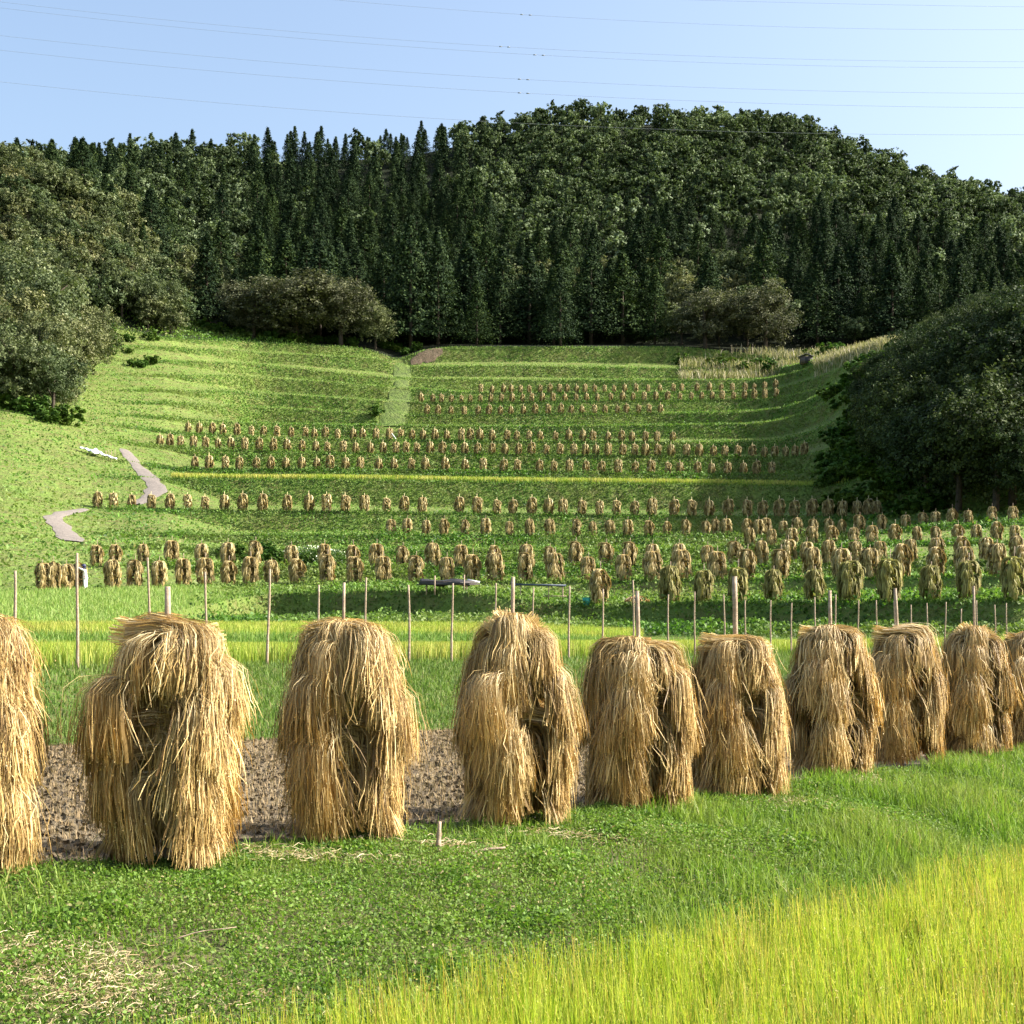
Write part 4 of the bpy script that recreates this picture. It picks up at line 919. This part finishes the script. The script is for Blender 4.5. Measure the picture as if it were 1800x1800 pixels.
# crumpled white sheet with frame on the left slope
Yw = hit(172, 803, 60); r = empty("plastic_sheet", pt(172, Yw)); tag(r, "crumpled white sheet lying on the left grassy slope beside short stakes", "plastic sheet")
mb = MB(); n, m_ = 34, 8; gx, gy = np.meshgrid(np.linspace(0, 1, n), np.linspace(-.5, .5, m_), indexing='ij')
wdt = .45+1.3*np.exp(-((gx-.42)/.13)**2); X = -2.9+6.0*gx; Yv = gy*wdt*1.6+.6-1.4*gx; zz = gxy(p_x := (172-900)/F_PX*Yw+X.ravel(), Yw+Yv.ravel()).reshape(X.shape)-float(gz([172], [Yw])[0])
Z = zz+.62+.45*np.exp(-((gx-.42)/.12)**2)*(1-1.2*np.abs(gy))+.10*np.sin(gx*31+gy*7)+.08*np.cos(gy*14+gx*9)
i = np.arange(n-1)[:, None]*m_; j = np.arange(m_-1)[None]; mb.add(np.stack([X, Yv, Z], -1), np.stack([i+j, i+m_+j, i+m_+j+1, i+j+1], -1), np.full(n*m_, .5), np.full(n*m_, .5))
cv = obj("sheet", mb.mesh("sheet", M_["white"]), r); md = cv.modifiers.new("thickness", 'SOLIDIFY'); md.thickness = .03
for i_, px in enumerate((186, 191, 196, 202)):
    Yk = hit(px, 806, 60); mb = MB(); tube(mb, [[0, 0, -.3], [.03, 0, 1.2+.2*(i_ % 2)]], [.045, .04], 6)
    tag(obj("stake", mb.mesh("stake", M_["pole"], True), None, pt(px, Yk)), "short wooden stake beside the white sheet, %s of four from the left" % ["first", "second", "third", "fourth"][i_], "stake", "stakes beside the white sheet")
# leaning pale board among the upper stacks
mb = MB(); box(mb, (0, 0, .75), .16, .05, 1.9, .3, -.65); tag(obj("leaning_board", mb.mesh("leaning_board", M_["white"]), None, pt(694, float(line("P", [694])[0][0])-.2)), "pale board leaning between two tiny stacks in the third row above the yellow strip", "board")
# small hut, upper right
Yh = 334.0; r = empty("field_hut", pt(1418, Yh, -.1), R_(-20)); tag(r, "small dark field hut with curved roof at the right end of the uppermost terrace", "hut")
mb = MB(); box(mb, (0, 0, .8), 3.0, 2.2, 1.6); obj("wall", mb.mesh("wall", M_["hutwood"]), r)
mb = MB(); xr = np.array([-1.9, 0, 1.9]); zr = np.array([1.5, 2.3, 1.5])
V = np.stack([np.stack([xr, np.full(3, y), zr], -1) for y in (-1.4, 1.4)], 0); j = np.arange(2)
mb.add(V, np.stack([j, j+1, j+4, j+3], -1), np.full(6, .5), np.full(6, .5)); rf = obj("roof", mb.mesh("roof", M_["hutroof"], True), r); md = rf.modifiers.new("thickness", 'SOLIDIFY'); md.thickness = .1
mb = MB(); box(mb, (.2, -1.12, .7), .8, .06, 1.3); obj("door", mb.mesh("door", M_["dark"]), r)

# person in white beside the row of stacks
Yp = float(line("H", [149])[0][0])+.1; pr_ = empty("person", pt(149.5, Yp), 0)
tag(pr_, "person in white clothes and navy hat reaching up to the end stack at the left", "person")
def skin_body(name, verts, edges, radii, mat, parent, lvl=2):
    me = bpy.data.meshes.new(name); me.from_pydata(verts, edges, []); me.materials.append(mat)
    o = obj(name, me, parent); sk = o.modifiers.new("skin", 'SKIN'); sk.use_smooth_shade = True
    for i, rr in enumerate(radii): me.skin_vertices[0].data[i].radius = (rr, rr) if not isinstance(rr, tuple) else rr
    me.skin_vertices[0].data[0].use_root = True
    o.modifiers.new("sub", 'SUBSURF').levels = lvl; o.modifiers["sub"].render_levels = lvl; return o
def add_skin(me):
    import bmesh
    bm = bmesh.new(); bm.from_mesh(me); bm.verts.layers.skin.verify(); bm.to_mesh(me); bm.free()
_old = skin_body
def skin_body(name, verts, edges, radii, mat, parent, lvl=2):
    me = bpy.data.meshes.new(name); me.from_pydata(verts, edges, []); add_skin(me); me.materials.append(mat)
    for i, rr in enumerate(radii): me.skin_vertices[0].data[i].radius = rr if isinstance(rr, tuple) else (rr, rr)
    me.skin_vertices[0].data[0].use_root = True
    o = obj(name, me, parent); sk = o.modifiers.new("skin", 'SKIN'); sk.use_smooth_shade = True
    md = o.modifiers.new("sub", 'SUBSURF'); md.levels = lvl; md.render_levels = lvl; return o
# faces left (-x), arms raised towards the bundle
bv = [(0, 0, .92), (0, 0, 1.15), (-.03, 0, 1.38), (-.05, 0, 1.48), (-.07, 0, 1.56), (-.09, 0, 1.68),
      (-.04, -.17, 1.38), (-.26, -.18, 1.50), (-.48, -.12, 1.62), (-.56, -.11, 1.66),
      (-.04, .17, 1.38), (-.26, .18, 1.46), (-.48, .12, 1.56), (-.56, .11, 1.60),
      (.0, -.10, .85), (-.02, -.11, .48), (.03, -.11, .09), (-.13, -.11, .04),
      (.0, .10, .85), (.04, .11, .48), (.10, .11, .09), (-.06, .11, .04)]
be = [(0, 1), (1, 2), (2, 3), (3, 4), (4, 5), (2, 6), (6, 7), (7, 8), (8, 9), (2, 10), (10, 11), (11, 12), (12, 13), (0, 14), (14, 15), (15, 16), (16, 17), (0, 18), (18, 19), (19, 20), (20, 21)]
br = [.14, .12, .15, .06, .065, .095, .07, .05, .038, .03, .07, .05, .038, .03, .095, .065, .05, .04, .095, .065, .05, .04]
skin_body("body", bv, be, br, M_["skin"], pr_)
skin_body("smock", [(0, 0, .80), (0, 0, .98), (-.01, 0, 1.18), (-.03, 0, 1.38), (-.05, 0, 1.46), (-.04, -.18, 1.38), (-.26, -.18, 1.50), (-.44, -.13, 1.60), (-.04, .18, 1.38), (-.26, .18, 1.46), (-.44, .13, 1.545)],
          [(0, 1), (1, 2), (2, 3), (3, 4), (3, 5), (5, 6), (6, 7), (3, 8), (8, 9), (9, 10)], [.185, .17, .155, .175, .09, .085, .065, .055, .085, .065, .055], M_["white"], pr_)
skin_body("trousers", [(0, 0, .92), (.0, -.10, .82), (-.02, -.11, .48), (.03, -.11, .14), (.0, .10, .82), (.04, .11, .48), (.10, .11, .14)], [(0, 1), (1, 2), (2, 3), (0, 4), (4, 5), (5, 6)], [.16, .125, .09, .075, .125, .09, .075], M_["white"], pr_)
for x, y in ((-.02, -.11), (.05, .11)):
    mb = MB(); tube(mb, [[x+.08, y, .06], [x, y, .06], [x-.13, y, .04]], [.05, .06, .045], 10); obj("boot", mb.mesh("boot", M_["navy"], True), pr_)
mb = MB(); tube(mb, [[-.08, 0, 1.69], [-.08, 0, 1.70], [-.08, 0, 1.72], [-.08, 0, 1.80], [-.08, 0, 1.84]], [.20, .21, .125, .115, .06], 16); obj("hat", mb.mesh("hat", M_["navy"], True), pr_)
mb = MB(); tube(mb, [[-.05, 0, 1.50], [-.055, 0, 1.62], [-.06, 0, 1.70]], [.10, .12, .115], 14); obj("neck_cover", mb.mesh("neck_cover", M_["navy"], True), pr_)

# ------------------------------------------------------------------ overhead wires
WIRES = [ ("lowest wire, crossing the top of the wooded hill", [(0,144),(450,185),(720,207),(900,216),(1350,232),(1800,237)]),
 ("second wire from the bottom, just above the hill", [(0,90),(450,127),(900,164),(1350,184),(1800,188)]),
 ("third wire from the bottom", [(0,63),(450,105),(900,140),(1350,157),(1800,164)]),
 ("lower of the close pair across the middle of the sky", [(0,14),(450,60),(900,95),(1350,113),(1800,119)]),
 ("upper of the close pair across the middle of the sky", [(0,4),(450,48),(900,84),(1350,103),(1800,108)]),
 ("wire leaving the top edge near the middle", [(590,0),(900,24),(1300,45),(1800,52)]),
 ("topmost wire, in the upper right corner", [(1220,0),(1500,7),(1800,12)])]
SP = {1: [913, 928], 2: [913, 928], 3: [940, 955], 4: [880, 894], 5: [917, 932]}
for i, (lab, pts) in enumerate(WIRES):
    P = np.array(pts, float); q = np.polyfit(P[:, 0], P[:, 1], 2); xs = np.linspace(-700, 2500, 60); Yw = 190.0+8*i
    C = np.stack([(xs-900)/F_PX*Yw, np.full(60, Yw), CAMZ+(HOR-np.polyval(q, xs))/F_PX*Yw], -1)
    r = empty("power_line", C[30]); tag(r, "thin grey power line, "+lab, "power line", "power lines")
    mb = MB(); tube(mb, C-C[30], np.full(60, .015), 5); obj("wire", mb.mesh("wire", M_["wire"]), r)
    for x in SP.get(i, []):
        c = np.array([(x-900)/F_PX*Yw, Yw, CAMZ+(HOR-np.polyval(q, x))/F_PX*Yw])-C[30]
        mb = MB(); box(mb, c, .45, .10, .12); obj("damper", mb.mesh("damper", M_["wire"]), r)
